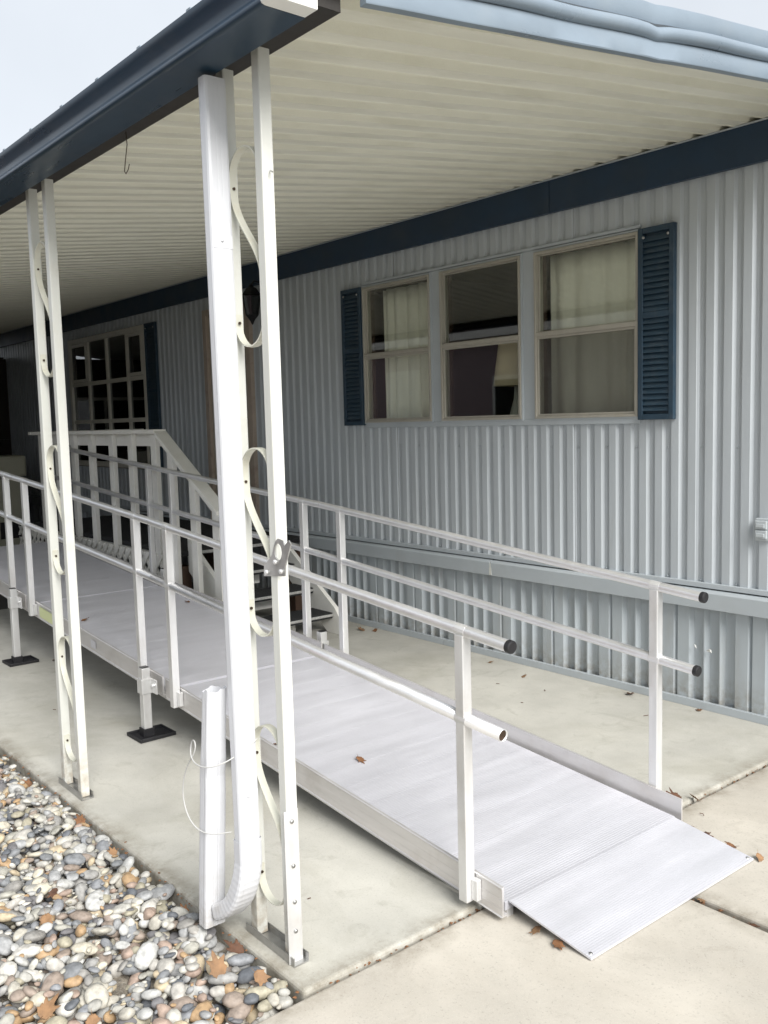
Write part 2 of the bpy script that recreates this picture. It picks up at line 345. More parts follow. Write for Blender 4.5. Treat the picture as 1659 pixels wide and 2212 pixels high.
for zz in (1.40,):
    for i in range(40):
        x = X_REF + 0.076 + (i - 32) * RIB * 2 
        if x < 3: MB().disc((x, 0.014, zz), (0, -1, 0), 0.0062, 0.005, 8).build('screw', 'siding_trim', house, smooth=True)
for i in range(26):
    x = X_REF + 0.076 + (i - 20) * RIB * 2
    MB().disc((x, 0.012, Z0 + 0.022), (0, -1, 0), 0.0065, 0.006, 8).build('screw', 'siding_trim', house, smooth=True)
# flat panels between and round the windows
WZ0, WZ1 = 1.571, 2.569
for a, b in ((-2.496, -2.392), (-1.667, -1.553)): bx('window_infill', 'siding_trim', house, a - 0.004, b + 0.004, -0.005, 0.012, 1.548, 2.586)
bx('sill_flashing', 'siding_trim', house, -3.24, -0.80, -0.010, 0.02, 1.532, 1.566, 0.003)
bx('head_flashing', 'siding_trim', house, -3.24, -0.80, -0.012, 0.02, 2.588, 2.606, 0.003)
# skirting
def skirt_profile():
    p = 0.0925; d = 0.028; pts = []; x = -13.5; i = 0
    unit = [('deep',), ('rib',), ('deep',), ('rib',), ('deep',), ('raised',), ('groove',), ('raised',)]
    while x < 5.0:
        for (u,) in unit:
            if u == 'deep': pts += [(x + 0.004, d), (x + 0.066, d)]; x += 0.066
            elif u == 'rib': pts += [(x + 0.002, 0.002), (x + 0.008, 0.002), (x + 0.026, d)]; x += 0.026
            elif u == 'raised': pts += [(x + 0.003, 0.0), (x + 0.072, 0.0)]; x += 0.072
            else: pts += [(x + 0.016, d * 0.8), (x + 0.020, d * 0.8)]; x += 0.022
        pts.append((x, 0.0)); pts.append((x + 0.018, d)); x += 0.018
    return pts
skp = skirt_profile(); chunk = 33
for i in range(0, len(skp) - 1, chunk):
    pr = skp[i:i + chunk + 1]
    if len(pr) > 1: MB().loft([[(p[0], p[1] + 0.008, 0.004) for p in pr], [(p[0], p[1] + 0.008, 0.58) for p in pr]], closed=False).build('skirting_panel', 'skirting', house)
for tx, tz, w_ in ((-0.452, 0.335, 0.012), (-0.362, 0.325, 0.03)):
    MB().loft([[(tx - w_, 0.006, tz - 0.006), (tx, 0.004, tz + 0.004), (tx + 0.004, 0.005, tz - 0.012)], [(tx - w_, 0.007, tz - 0.005), (tx, -0.012, tz + 0.014), (tx + 0.004, -0.010, tz - 0.002)]]).build('torn_flap', 'cap_white', house)
x = -13.5
for w in (3.66, 3.05, 2.94, 1.42, 3.6, 3.8):      # base track pieces
    if x < 5: bx('skirting_track', 'siding_trim', house, x, min(5, x + w - 0.004), -0.012, 0.012, 0.0, 0.042, 0.002)
    x += w
x = -13.5
for w in (3.66, 3.66, 4.255, 3.66, 3.27):        # belly band boards, with a pale joint
    a, b = x, x + w - 0.012
    MB().loft([[(t, -0.006, 0.555), (t, -0.040, 0.556), (t, -0.044, 0.640), (t, -0.036, 0.652), (t, -0.006, 0.656)] for t in (a, b)]).build('belly_band', 'siding_trim', house)
    bx('joint_cover', 'post_cream', house, b - 0.004, b + 0.016, -0.0425, -0.03, 0.560, 0.640)
    x += w
bx('siding_rail', 'siding_trim', house, -13.5, 5.0, -0.018, 0.016, 0.662, 0.690, 0.003)
# navy fascia band under the porch roof
x = -1.415 - 3.66 * 4
while x < 5:
    bx('fascia_board', 'navy', house, max(-13.5, x) + 0.0015, min(5, x + 3.66) - 0.0015, -0.034, -0.004, 2.776, 2.962, 0.002)
    bx('drip_edge', 'siding_trim', house, max(-13.5, x) + 0.0015, min(5, x + 3.66) - 0.0015, -0.041, -0.002, 2.963, 2.969)
    x += 3.66
bx('house_roof', 'neighbour_roof', house, -13.7, 5.2, -0.05, 4.4, 3.10, 3.22)
bx('rear_wall', 'siding', house, -13.5, 5.0, 4.1, 4.2, 0.0, 3.1)
bx('end_wall', 'siding', house, 4.95, 5.0, 0.02, 4.1, 0.0, 3.09); bx('end_wall', 'siding', house, -13.5, -13.45, 0.02, 4.1, 0.0, 3.09)
ro = MB()
ro.box(-4.4, 1.2, 0.10, 3.6, 0.62, 0.70); ro.box(-4.4, 1.2, 0.10, 3.6, 2.92, 2.98); ro.box(-4.4, 1.2, 3.55, 3.6, 0.7, 2.92)
ro.box(-4.4, -4.35, 0.1, 3.55, 0.7, 2.92); ro.box(1.15, 1.2, 0.1, 3.55, 0.7, 2.92)
ro.box(-4.35, 1.15, 0.06, 0.10, 0.7, 1.56); ro.box(-4.35, 1.15, 0.06, 0.10, 2.58, 2.92)
for a, b in ((-4.35, -3.245), (-2.49, -2.40), (-1.66, -1.56), (-0.80, 1.15)): ro.box(a, b, 0.06, 0.10, 1.56, 2.58)
ro.build('interior_lining', 'room', house)
ro2 = MB()
ro2.box(-9.6, -6.4, 0.10, 2.6, 0.62, 0.70); ro2.box(-9.6, -6.4, 0.10, 2.6, 2.92, 2.98); ro2.box(-9.6, -6.4, 2.55, 2.6, 0.7, 2.92); ro2.box(-9.6, -9.55, 0.1, 2.55, 0.7, 2.92); ro2.box(-6.45, -6.4, 0.1, 2.55, 0.7, 2.92)
ro2.build('interior_lining', 'room', house)

def frame_ring(mb, x0, x1, z0, z1, w, y0, y1):
    mb.box(x0, x0 + w, y0, y1, z0, z1); mb.box(x1 - w, x1, y0, y1, z0, z1)
    mb.box(x0 + w, x1 - w, y0, y1, z0, z0 + w); mb.box(x0 + w, x1 - w, y0, y1, z1 - w, z1)
def window(x0, x1, zm, screen):
    w = MB(); frame_ring(w, x0, x1, WZ0, WZ1, 0.015, -0.022, 0.05)
    w = w.build('window', 'window_frame', house, 0.002)
    f = MB(); frame_ring(f, x0 - 0.012, x1 + 0.012, WZ0 - 0.010, WZ1 + 0.014, 0.0115, -0.015, 0.0); f.build('flange', 'siding_trim', w, 0.0015)
    bx('meeting_rail', 'window_frame', w, x0 + 0.0155, x1 - 0.0155, -0.020, 0.02, zm - 0.013, zm + 0.013, 0.002)
    s = MB(); frame_ring(s, x0 + 0.0158, x1 - 0.0158, WZ0 + 0.0156, zm - 0.0135, 0.013, -0.012, 0.012); s.build('lower_sash', 'window_frame', w, 0.0015)
    s = MB(); frame_ring(s, x0 + 0.0158, x1 - 0.0158, zm + 0.0135, WZ1 - 0.0156, 0.007, 0.006, 0.026); s.build('upper_sash', 'window_frame', w, 0.0015)
    bx('pane', 'glass', w, x0 + 0.0225, x1 - 0.0225, 0.014, 0.017, zm + 0.020, WZ1 - 0.0225)
    bx('pane', 'glass', w, x0 + 0.0285, x1 - 0.0285, -0.001, 0.002, WZ0 + 0.0285, zm - 0.0265)
    if screen: MB().loft([[(x0 + 0.0285, -0.008, WZ0 + 0.0285), (x1 - 0.0285, -0.008, WZ0 + 0.0285)], [(x0 + 0.0285, -0.008, zm - 0.0265), (x1 - 0.0285, -0.008, zm - 0.0265)]], closed=False).build('insect_screen', 'insect_screen', w)
    j = MB(); frame_ring(j, x0 + 0.004, x1 - 0.004, WZ0 + 0.004, WZ1 - 0.004, 0.010, 0.0505, 0.085); j.build('jamb', 'jamb_brown', w)
    return w
window(-1.553, -0.808, 2.078, True); window(-2.392, -1.667, 2.075, False); window(-3.235, -2.496, 2.066, False)
def shutter(x0, x1, z0, z1, label=None):
    s = MB(); t = 0.026
    frame_ring(s, x0, x1, z0, z1, 0.030, -0.032, -0.003)
    zmid = z0 + (z1 - z0) * 0.548; s.box(x0 + 0.030, x1 - 0.030, -0.0315, -0.003, zmid - 0.016, zmid + 0.016)
    s.box(x0 + 0.03, x1 - 0.03, -0.008, -0.003, z0 + 0.03, z1 - 0.03)
    s = s.build('shutter', 'shutter_blue', house, 0.003)
    if label: s['label'] = label
    proto = None
    for a, b in ((z0 + 0.045, zmid - 0.016), (zmid + 0.016, z1 - 0.045)):
        n = int((b - a) / 0.0305); st = (b - a) / n
        for i in range(n):
            zc = a + (i + 0.5) * st
            if proto is None:
                proto = MB().loft([[(q, -0.012, 0.018), (q, -0.016, 0.018), (q, -0.030, -0.013), (q, -0.026, -0.0145)] for q in (x0 + 0.0302, x1 - 0.0302)]).build('louver', 'shutter_blue', s)
                proto.location = (0, 0, zc)
            else: instance(proto, s, (0, 0, zc))
    for q in (x0 + 0.036, x1 - 0.036): MB().disc((q, -0.030, z1 - 0.052), (0, -1, 0), 0.0075, 0.006, 10).build('screw', 'galvanised', s, smooth=True)
shutter(-0.800, -0.577, 1.552, 2.578); shutter(-3.484, -3.248, 1.552, 2.578); shutter(-6.935, -6.68, 1.10, 2.66)
# wide gridded window by the far door
fw_ = MB(); frame_ring(fw_, -9.1, -6.95, 1.13, 2.655, 0.06, -0.03, 0.05); fw_ = fw_.build('window', 'grid_frame', house, 0.003); fw_['label'] = 'wide gridded window behind the stair railing'
cols_ = [-9.04, -8.52, -7.97, -7.42, -7.01]; rows_ = [1.19, 1.66, 2.11, 2.595]
for xm in cols_[1:-1]: bx('muntin', 'grid_frame', fw_, xm - 0.022, xm + 0.022, -0.022, 0.02, 1.19, 2.595)
for zm in rows_[1:-1]: bx('muntin', 'grid_frame', fw_, -9.04, -7.01, -0.019, 0.017, zm - 0.022, zm + 0.022)
for xa, xb in zip(cols_, cols_[1:]):
    for za, zb in zip(rows_, rows_[1:]): bx('pane', 'glass_dark', fw_, xa + 0.001, xb - 0.001, 0.0, 0.004, za + 0.001, zb - 0.001)
for a, b in ((-7.395, -7.02), (-9.03, -8.545)):
    s = MB(); frame_ring(s, a, b, 2.135, 2.59, 0.035, -0.028, -0.0225); s.build('vent_sash', 'grid_frame', fw_)
# entrance door
dd = bx('door', 'door_cream', house, -5.60, -4.90, 0.0, 0.04, 0.69, 2.60, 0.004)
dt = MB(); dt.box(-5.665, -5.60, -0.035, 0.04, 0.66, 2.66); dt.box(-4.90, -4.825, -0.035, 0.04, 0.66, 2.66); dt.box(-5.60, -4.90, -0.034, 0.04, 2.60, 2.66)
dt.build('door_frame', 'door_trim', dd, 0.003)
for za, zb in ((0.85, 1.45), (1.6, 2.45)):
    g = MB(); frame_ring(g, -5.5, -5.0, za, zb, 0.03, -0.012, 0.0); g.build('door_panel', 'door_cream', dd, 0.003)
bx('pane', 'glass_dark', dd, -5.468, -5.032, -0.006, -0.002, 1.632, 2.418)
MB().tube([(-4.965, -0.005, 1.62), (-4.965, -0.05, 1.62), (-5.06, -0.055, 1.62)], 0.011, 8).build('handle', 'galvanised', dd, smooth=True)
# weatherproof outlet near the right edge
ol = bx('outlet_cover', 'outlet_grey', house, -0.112, -0.034, -0.022, -0.001, 0.94, 1.052, 0.003)
for zc in (0.972, 1.02):
    l = bx('flip_lid', 'outlet_grey', ol, -0.108, -0.046, -0.034, -0.0215, zc - 0.021, zc + 0.021, 0.004); bx('lid_grip', 'outlet_grey', ol, -0.1, -0.056, -0.040, -0.0335, zc - 0.012, zc + 0.006, 0.002)
# things behind the panes
def curtain(label, x0, x1, z0, z1, y, folds, amp, gap=None):
    n = 140; pts = []
    for i in range(n + 1):
        t = i / n; x = x0 + (x1 - x0) * t
        ph = t * folds * 2 * math.pi + 0.7 * math.sin(t * 9.1)
        pts.append((x + 0.006 * math.cos(ph), y + amp * math.sin(ph) + amp * 0.5 * math.sin(ph * 0.37 + 1.3)))
    rings = []
    for j in range(9):
        q = j / 8; z = z1 + (z0 - z1) * q
        rings.append([(p[0] + 0.012 * q * math.sin(i * 0.11), y + (p[1] - y) * (0.7 + 0.5 * q), z) for i, p in enumerate(pts)])
    o = MB().loft(rings, closed=False).build('curtain', 'curtain', None, smooth=True, solid=0.002)
    return tag(o, label, 'curtain', 'curtains behind the window panes')
curtain('sheer cream curtain behind the right window next to the louvered shutter', -1.548, -0.70, 1.50, 2.56, 0.118, 5, 0.014)
curtain('gathered cream curtain behind the left of the three windows', -3.17, -2.42, 1.50, 2.55, 0.122, 6.5, 0.018)
tl = thing('table_lamp', 'table lamp with cream shade inside behind the middle window', 'lamp', (-2.13, 0.45, 1.35))
n = 28
sh = MB().loft([[(r * math.cos(2 * math.pi * i / n), r * math.sin(2 * math.pi * i / n), z) for i in range(n)] for r, z in ((0.16, 0.45), (0.115, 0.78))], caps=False).build('lamp_shade', 'lamp_shade', tl, smooth=True, solid=0.003)
MB().loft([[(r * math.cos(2 * math.pi * i / n), r * math.sin(2 * math.pi * i / n), z) for i in range(n)] for r, z in ((0.07, 0), (0.07, 0.02), (0.02, 0.04), (0.05, 0.12), (0.06, 0.22), (0.02, 0.36), (0.012, 0.5))]).build('lamp_base', 'grid_frame', tl, smooth=True)
tb = thing('side_table', 'dark side table under the lamp behind the middle window', 'table', (-2.13, 0.45, 0.70))
bx('table_top', 'jamb_brown', tb, -0.3, 0.3, -0.25, 0.25, 0.61, 0.648, 0.004)
for sx in (-1, 1):
    for sy in (-1, 1): bx('leg', 'jamb_brown', tb, sx * 0.26 - 0.02, sx * 0.26 + 0.02, sy * 0.2 - 0.02, sy * 0.2 + 0.02, 0, 0.61)
ff = thing('photo_frame', 'small white framed card standing beside the lamp behind glass', 'picture frame', (-1.86, 0.30, 1.348))
tag(bx('card', 'cap_white', ff, -0.03, 0.03, -0.004, 0.004, 0.17, 0.30), None, None); bx('stand', 'jamb_brown', ff, -0.01, 0.01, -0.02, 0.02, 0.0, 0.17)
st2 = thing('console_table', 'narrow console just inside the middle window', 'table', (-1.86, 0.32, 0.70)); bx('table_top', 'jamb_brown', st2, -0.04, 0.4, -0.12, 0.1, 0.61, 0.646); bx('leg', 'jamb_brown', st2, 0.0, 0.04, -0.1, 0.08, 0, 0.61); bx('leg', 'jamb_brown', st2, 0.34, 0.38, -0.1, 0.08, 0, 0.61)

# ------------------------------------------------------------------ porch roof
roof = thing('porch_roof', 'cream ribbed metal porch roof with slate blue gutter', 'roof')
def zs(y): return 2.977 + 0.118 * y
XE = 0.385
def pan(xa, xb):
    pts = []; x = xa
    while x < xb - 0.01:
        for dx, dz in ((0.0, 0.0), (0.056, 0.0), (0.074, 0.043), (0.080, 0.045), (0.112, 0.045), (0.118, 0.043), (0.136, 0.0), (0.1385, -0.004), (0.1410, 0.0)): pts.append((x + dx, dz))
        x += 0.1525
    pts.append((min(x, xb), 0.0))
    pts = [p for p in pts if p[0] <= xb + 1e-6]
    rings = [[(p[0], y, zs(y) + p[1] + 0.0015 * math.sin(y * 3 + p[0] * 5)) for p in pts] for y in (-3.085, -2.3, -1.5, -0.75, 0.12)]
    o = MB().loft(rings, closed=False).build('roof_pan', 'soffit', roof); auto_smooth(o, 20)
x = XE - 0.61 * 22
while x < XE - 0.01: pan(x + 0.0002, x + 0.61); x += 0.61
X0R = XE - 0.61 * 22
tpl = MB()   # weather sheet over the pans
tpl.loft([[(X0R, -3.06, zs(-3.06) + 0.052), (XE, -3.06, zs(-3.06) + 0.052)], [(X0R, 0.12, zs(0.12) + 0.052), (XE, 0.12, zs(0.12) + 0.052)]], closed=False)
tpl.build('roof_cover', 'neighbour_trim', roof, solid=0.003)
bm_ = bx('eave_beam', 'beam_shaded', roof, X0R, XE - 0.02, -2.990, -2.905, 2.590, 2.622)
gp = [(-2.998, 2.561), (-3.112, 2.561), (-3.122, 2.564), (-3.1255, 2.572), (-3.122, 2.581), (-3.110, 2.592), (-3.107, 2.604), (-3.112, 2.622), (-3.124, 2.640), (-3.130, 2.650), (-3.130, 2.662), (-3.122, 2.666),
      (-3.119, 2.660), (-3.112, 2.640), (-3.098, 2.61), (-3.098, 2.568), (-3.004, 2.568), (-3.004, 2.655), (-2.998, 2.655)]
for a, b in ((-13.0, -6.1), (-6.1, 0.345)):
    g = MB().loft([[(t, p[0], p[1]) for p in gp] for t in (a, b)]).build('gutter', 'gutter_blue', roof); auto_smooth(g, 50)
MB().loft([[(t, p[0] * 1.0 - 0.0015, p[1]) for p in gp[:12]] + [(t, -2.998, 2.666)] for t in (0.3455, 0.40)]).build('gutter_end', 'cap_white', roof, 0.002)
ex = MB(); ex.box(0.352, 0.398, -2.9975, -2.86, 2.632, 2.72); ex.build('corner_closure', 'post_cream', roof, 0.006)
MB().disc((0.398, -2.93, 2.70), (1, 0, 0), 0.008, 0.004, 10).build('screw', 'rust_and_bore_shade', roof)
x = XE - 0.096
while x > -4:
    MB().loft([[(x - 0.018, y, z), (x - 0.010, y, z + 0.022), (x + 0.010, y, z + 0.022), (x + 0.018, y, z)] for y, z in ((-3.118, 2.656), (-3.0, 2.665))]).build('pan_end', 'fascia_pale', roof)
    x -= 0.305
# pale metal trim along the roof's near end, with a rolled, dented edge
def zf(y): return 2.925 + 0.1114 * y
ys = [-2.86 + i * (2.86 + 0.0) / 46 for i in range(47)]
def strip(name, prof, m):
    rings = []
    for y in ys:
        dent = math.exp(-abs((y + 1.62) / 0.045) ** 1.4); dent2 = math.exp(-((y + 0.95) / 0.05) ** 2); w = 0.004 * math.sin(y * 4.1) + 0.0022 * math.sin(y * 13)
        rings.append([(XE + px + (w - 0.010 * dent - 0.006 * dent2) * pw, y, zf(y) + pz + (0.4 * w - 0.006 * dent) * pw) for px, pz, pw in prof])
    o = MB().loft(rings).build(name, m, roof); auto_smooth(o, 40); return o
strip('fascia_trim', [(0.0, 0.0, 0.2), (0.022, 0.002, 0.3), (0.024, 0.006, 0.3), (0.010, 0.068, 0.5), (0.0, 0.070, 0.4)], 'fascia_pale')
roll = [(0.004 + 0.024 * math.cos(math.radians(a)) + 0.006, 0.093 + 0.024 * math.sin(math.radians(a)), 1.0) for a in range(-110, 111, 20)] + [(0.0, 0.116, 0.3), (0.0, 0.072, 0.3)]
strip('rolled_edge', roll, 'fascia_pale')
strip('fascia_trim', [(-0.02, 0.124, 0.2), (0.004, 0.124, 0.4), (0.012, 0.150, 0.5), (0.006, 0.184, 0.4), (-0.03, 0.188, 0.2)], 'fascia_pale')

# ------------------------------------------------------------------ porch posts
def scroll_path():
    # one S-shaped strip, x relative to the post's middle, z relative to the arch's crown
    xl, xr = -0.0755, 0.0755; P = []
    P += [(xr - 0.003, -0.115), (xr - 0.003, -0.085)]
    cx, r = 0.0, 0.0745
    for a in range(0, 181, 12): P.append((cx + r * math.cos(math.radians(a)), -0.072 + 0.072 * math.sin(math.radians(a))))
    P += [(xl + 0.002, -0.11)]
    for t in np.linspace(0, 1, 14):
        s = t * t * (3 - 2 * t); P.append((xl + 0.004 + (xr - xl - 0.008) * s, -0.115 - 0.25 * t))
    P += [(xr - 0.003, -0.40), (xr - 0.003, -0.455)]
    for a in range(0, -181, -12): P.append((cx + r * math.cos(math.radians(a)), -0.48 + 0.072 * math.sin(math.radians(a))))
    P += [(xl + 0.002, -0.455)]
    out = [P[0]]
    for p in P[1:]:
        if math.hypot(p[0] - out[-1][0], p[1] - out[-1][1]) > 0.004: out.append(p)
    return out
SP = scroll_path()
def ribbon(pts, w, t):
    rings = []
    for i, p in enumerate(pts):
        a = pts[max(0, i - 1)]; b = pts[min(len(pts) - 1, i + 1)]; dx, dz = b[0] - a[0], b[1] - a[1]; l = math.hypot(dx, dz); nx, nz = -dz / l * t / 2, dx / l * t / 2
        rings.append([(p[0] + nx, -w / 2, p[1] + nz), (p[0] + nx * 1.8, 0, p[1] + nz * 1.8), (p[0] + nx, w / 2, p[1] + nz), (p[0] - nx, w / 2, p[1] - nz), (p[0] - nx, -w / 2, p[1] - nz)])
    return MB().loft(rings)
def porch_post(label, xm, y, strap):
    t = thing('porch_post', label, 'post', (xm, y, 0), 'cream scrollwork posts along the porch edge')
    for sx in (-0.095, 0.095): bx('tube', 'post_cream', t, sx - 0.019, sx + 0.019, -0.019, 0.019, 0.006, 2.596, 0.004)
    for zc in (2.359, 1.517, 0.69):
        s = ribbon(SP, 0.024, 0.0035).build('scroll', 'scroll_cream', t); s.location = (0, 0, zc); auto_smooth(s, 45)
        for bxp, bz in ((-0.0715, -0.10), (-0.0695, -0.49 + 0.01)):
            MB().disc((bxp, 0, bz), (1, 0, 0), 0.0045, 0.004, 8).build('bolt', 'rust_and_bore_shade', s)
    ch = MB(); ch.box(-0.135, 0.135, -0.026, 0.026, 0.001, 0.005); ch.box(-0.135, 0.135, -0.0265, -0.0235, 0.005, 0.028); ch.box(-0.135, 0.135, 0.0235, 0.0265, 0.005, 0.028)
    ch.build('base_channel', 'galvanised', t)
    if strap:
        sp = bx('strap', 'alu', t, 0.1142, 0.1172, -0.031, 0.018, 0.002, 0.468, 0.001)
        for zc in (0.435, 0.30, 0.19, 0.10): MB().disc((0.117, -0.006, zc), (1, 0, 0), 0.006, 0.005, 8).build('screw', 'galvanised', sp, smooth=True)
        MB().tube([(0.118, 0.004, 2.27), (0.135, 0.0, 2.262)], 0.0025, 6).build('nail', 'galvanised', t)
    return t
porch_post('cream scrollwork porch post nearest the camera beside the white downspout', -0.040, -2.945, True)
porch_post('cream scrollwork porch post standing further back by the pebble edge', -1.660, -2.945, False)

# old galvanised line bracket on the near post
br = thing('line_bracket', 'small galvanised metal bracket screwed to the near post at rail height', 'bracket', (0.0, -2.965, 1.15))
poly = [(0.005, 0.0), (0.115, 0.012), (0.118, 0.040), (0.150, 0.105), (0.140, 0.115), (0.118, 0.098), (0.112, 0.112), (0.085, 0.116), (0.070, 0.104), (0.052, 0.066), (0.008, 0.030)]
hole = [(0.085 + 0.019 * math.cos(a), 0.078 + 0.024 * math.sin(a)) for a in np.linspace(0, 2 * math.pi, 15)[:-1]]
me = bpy.data.meshes.new('plate'); bm = bmesh.new()
loops = []
for lp in (poly, hole):
    vs_ = [bm.verts.new((p[0], 0, p[1])) for p in lp]; loops += [bm.edges.new((vs_[i], vs_[(i + 1) % len(vs_)])) for i in range(len(vs_))]
bmesh.ops.triangle_fill(bm, use_beauty=True, edges=loops, use_dissolve=False); bm.to_mesh(me); bm.free()
me.materials.append(MATS['galvanised']); pl = bpy.data.objects.new('plate', me); C.objects.link(pl); pl.parent = br
so = pl.modifiers.new('solidify', 'SOLIDIFY'); so.thickness = 0.004; so.offset = 0
for bxp, bz in ((0.10, 0.024), (0.072, 0.048), (0.025, 0.014)): MB().disc((bxp, -0.002, bz), (0, -1, 0), 0.007, 0.006, 8).build('screw', 'alu', br, smooth=True)
MB().tube([(0.113 + 0.001 * i, 0.003, 0.10 - 0.022 * math.sin(i * 0.35)) for i in range(10)], 0.004, 6).build('latch', 'galvanised', br, smooth=True)
hk = tag(MB().tube([(-0.72, -2.985, 2.562), (-0.715, -2.985, 2.52), (-0.735, -2.985, 2.47), (-0.745, -2.985, 2.44), (-0.735, -2.985, 2.43), (-0.715, -2.985, 2.44), (-0.705, -2.985, 2.455)], 0.0018, 6).build('wire_hook', 'wire_rust', None, smooth=True), 'thin rusty wire hook hanging below the gutter', 'hook')

# ------------------------------------------------------------------ downspout
ds = thing('downspout', 'white metal downspout with elbow and folded up extension tied beside the near post', 'downspout', (-0.10, -3.005, 0))
def rrect(hx, hy, c, flute=0.0):
    pts = []
    for sx, sy, a0 in ((1, 1, 0), (-1, 1, 90), (-1, -1, 180), (1, -1, 270)):
        for a in (0, 45, 90): pts.append((sx * (hx - c) + c * math.cos(math.radians(a0 + a)), sy * (hy - c) + c * math.sin(math.radians(a0 + a))))
    out = []
    for i, p in enumerate(pts):
        out.append(p); q = pts[(i + 1) % len(pts)]
        if flute and math.hypot(q[0] - p[0], q[1] - p[1]) > 0.02:
            for k in (0.3, 0.36, 0.42, 0.58, 0.64, 0.70):
                d = flute if k in (0.36, 0.64) else 0.0
                m_ = (p[0] + (q[0] - p[0]) * k, p[1] + (q[1] - p[1]) * k); l = math.hypot(*m_)
                out.append((m_[0] * (1 - d / l), m_[1] * (1 - d / l)))
    return out
sec = rrect(0.0225, 0.035, 0.010, 0.0004)
pipe = MB().loft([[(p[0] - 0.006 + 0.020 * (2.548 - z) / 2.2, p[1], z) for p in sec] for z in np.linspace(2.548, 0.30, 12)], caps=False).build('pipe', 'spout_white', ds)
sec2 = rrect(0.0255, 0.038, 0.010)
for zt, l in ((2.10, -0.002), (0.48, 0.013)):
    b_ = bx('strap_tab', 'spout_white', ds, 0.0227 + l, 0.0238 + l, -0.030, 0.030, zt - 0.018, zt + 0.018, 0.0004)
    MB().disc((0.0236 + l, -0.004, zt + 0.003), (1, 0, 0), 0.0045, 0.003, 8).build('screw', 'spout_white', ds, smooth=True)
rings = []
path = [(0.014, 0.345), (0.014, 0.275)]
for a in np.linspace(0, 78, 27): path.append((0.014 - 0.150 * (1 - math.cos(math.radians(a))), 0.275 - 0.195 * math.sin(math.radians(a))))
for i, (px, pz) in enumerate(path):
    a = path[max(0, i - 1)]; b = path[min(len(path) - 1, i + 1)]; dx, dz = b[0] - a[0], b[1] - a[1]; l = math.hypot(dx, dz); nx, nz = -dz / l, dx / l
    k = 1.07 + (0.030 * (i % 2) if i > 2 else 0.0)
    rings.append([(px + nx * p[0] * k, p[1] * (1.03 + (0.012 * (i % 2) if i > 2 else 0)) - 0.028 * max(0, i - 2) / 26, pz + nz * p[0] * k) for p in rrect(0.0235, 0.036, 0.009)])
MB().loft(rings, caps=False).build('elbow', 'spout_white', ds, solid=0.001)
ext = MB(); rg = []
for z in np.linspace(0.03, 0.80, 15):
    q = (z - 0.03) / 0.77; crush = 0.82 if z > 0.6 else 1.0
    kink = 0.004 * math.exp(-((z - 0.52) / 0.03) ** 2)
    rg.append([(-0.142 + 0.082 * q ** 1.15 + p[0] * crush - kink, -0.048 + p[1] * (1.0 - 0.10 * q), z + (0.006 * math.sin(i * 0.55) if z > 0.79 else 0)) for i, p in enumerate(rrect(0.0235, 0.036, 0.007, 0.0018))])
ext = ext.loft(rg, caps=False).build('extension', 'spout_white', ds, solid=0.0012)
cb = MB().tube([(-0.055, -2.965, 0.66), (-0.08, -3.045, 0.60), (-0.13, -3.10, 0.572), (-0.20, -3.105, 0.565), (-0.255, -3.095, 0.575), (-0.268, -3.085, 0.605), (-0.25, -3.085, 0.635), (-0.225, -3.088, 0.62), (-0.235, -3.092, 0.585), (-0.275, -3.094, 0.55), (-0.315, -3.095, 0.48), (-0.318, -3.095, 0.42), (-0.285, -3.098, 0.375), (-0.23, -3.10, 0.355), (-0.16, -3.095, 0.355), (-0.095, -3.045, 0.375)], 0.0023, 8)
cbo = cb.build('tie_cable', 'cable_white', None, smooth=True)
sub = cbo.modifiers.new('subsurf', 'SUBSURF'); sub.levels = 2; sub.render_levels = 2
tag(cbo, 'thin white cable looped round the downspout and its extension', 'cable')

# ------------------------------------------------------------------ access ramp
ramp = thing('access_ramp', 'aluminium wheelchair ramp with ribbed deck and double handrails', 'ramp')
XB = -2.0
def up_(x): return 0.088 * (0.0 - x) if x > XB else 0.176 + 0.075 * (XB - x)
def zc_(x): return 0.145 + up_(x)             # curb top
def zd(x): return zc_(x) - 0.066              # deck surface
def zr(x): return 0.9396 + up_(x)             # top rail centre (0.905 at x = 0.393)
YL, YR = -2.335, -1.352
def plank(x0, x1, parent, y0=YL + 0.021, y1=YR - 0.021, zfun=zd, name='plank', th=0.028, pitch=0.0105, groove=0.0007):
    n = max(1, round((x1 - x0) / pitch)); st = (x1 - x0) / n; top = []
    for i in range(n):
        a = x0 + i * st
        for k, d in ((0.0, -groove), (0.30, 0.0), (0.72, 0.0)): top.append((a + st * k, d))
    top.append((x1, -groove))
    prof = [(x, zfun(x) + d) for x, d in top] + [(x1, zfun(x1) - th), (x0, zfun(x0) - th)]
    return MB().loft([[(x, y, z) for x, z in prof] for y in (y0, y1)]).build(name, 'alu_deck', parent)
sections = [(0.318, -1.985), (-2.015, -4.035), (-4.065, -6.15)]
curbp = lambda s: [(0.0, 0.0), (-0.008 * s, 0.0), (-0.0105 * s, -0.003), (-0.008 * s, -0.012), (-0.008 * s, -0.040), (-0.0074 * s, -0.042), (-0.008 * s, -0.044), (-0.008 * s, -0.070), (-0.0074 * s, -0.072), (-0.008 * s, -0.074),
                   (-0.008 * s, -0.096), (-0.011 * s, -0.1), (0.016 * s, -0.1), (0.016 * s, -0.094), (0.0, -0.094)]
rail_posts = [0.197, -1.835, -2.195, -3.87, -4.24, -5.95]
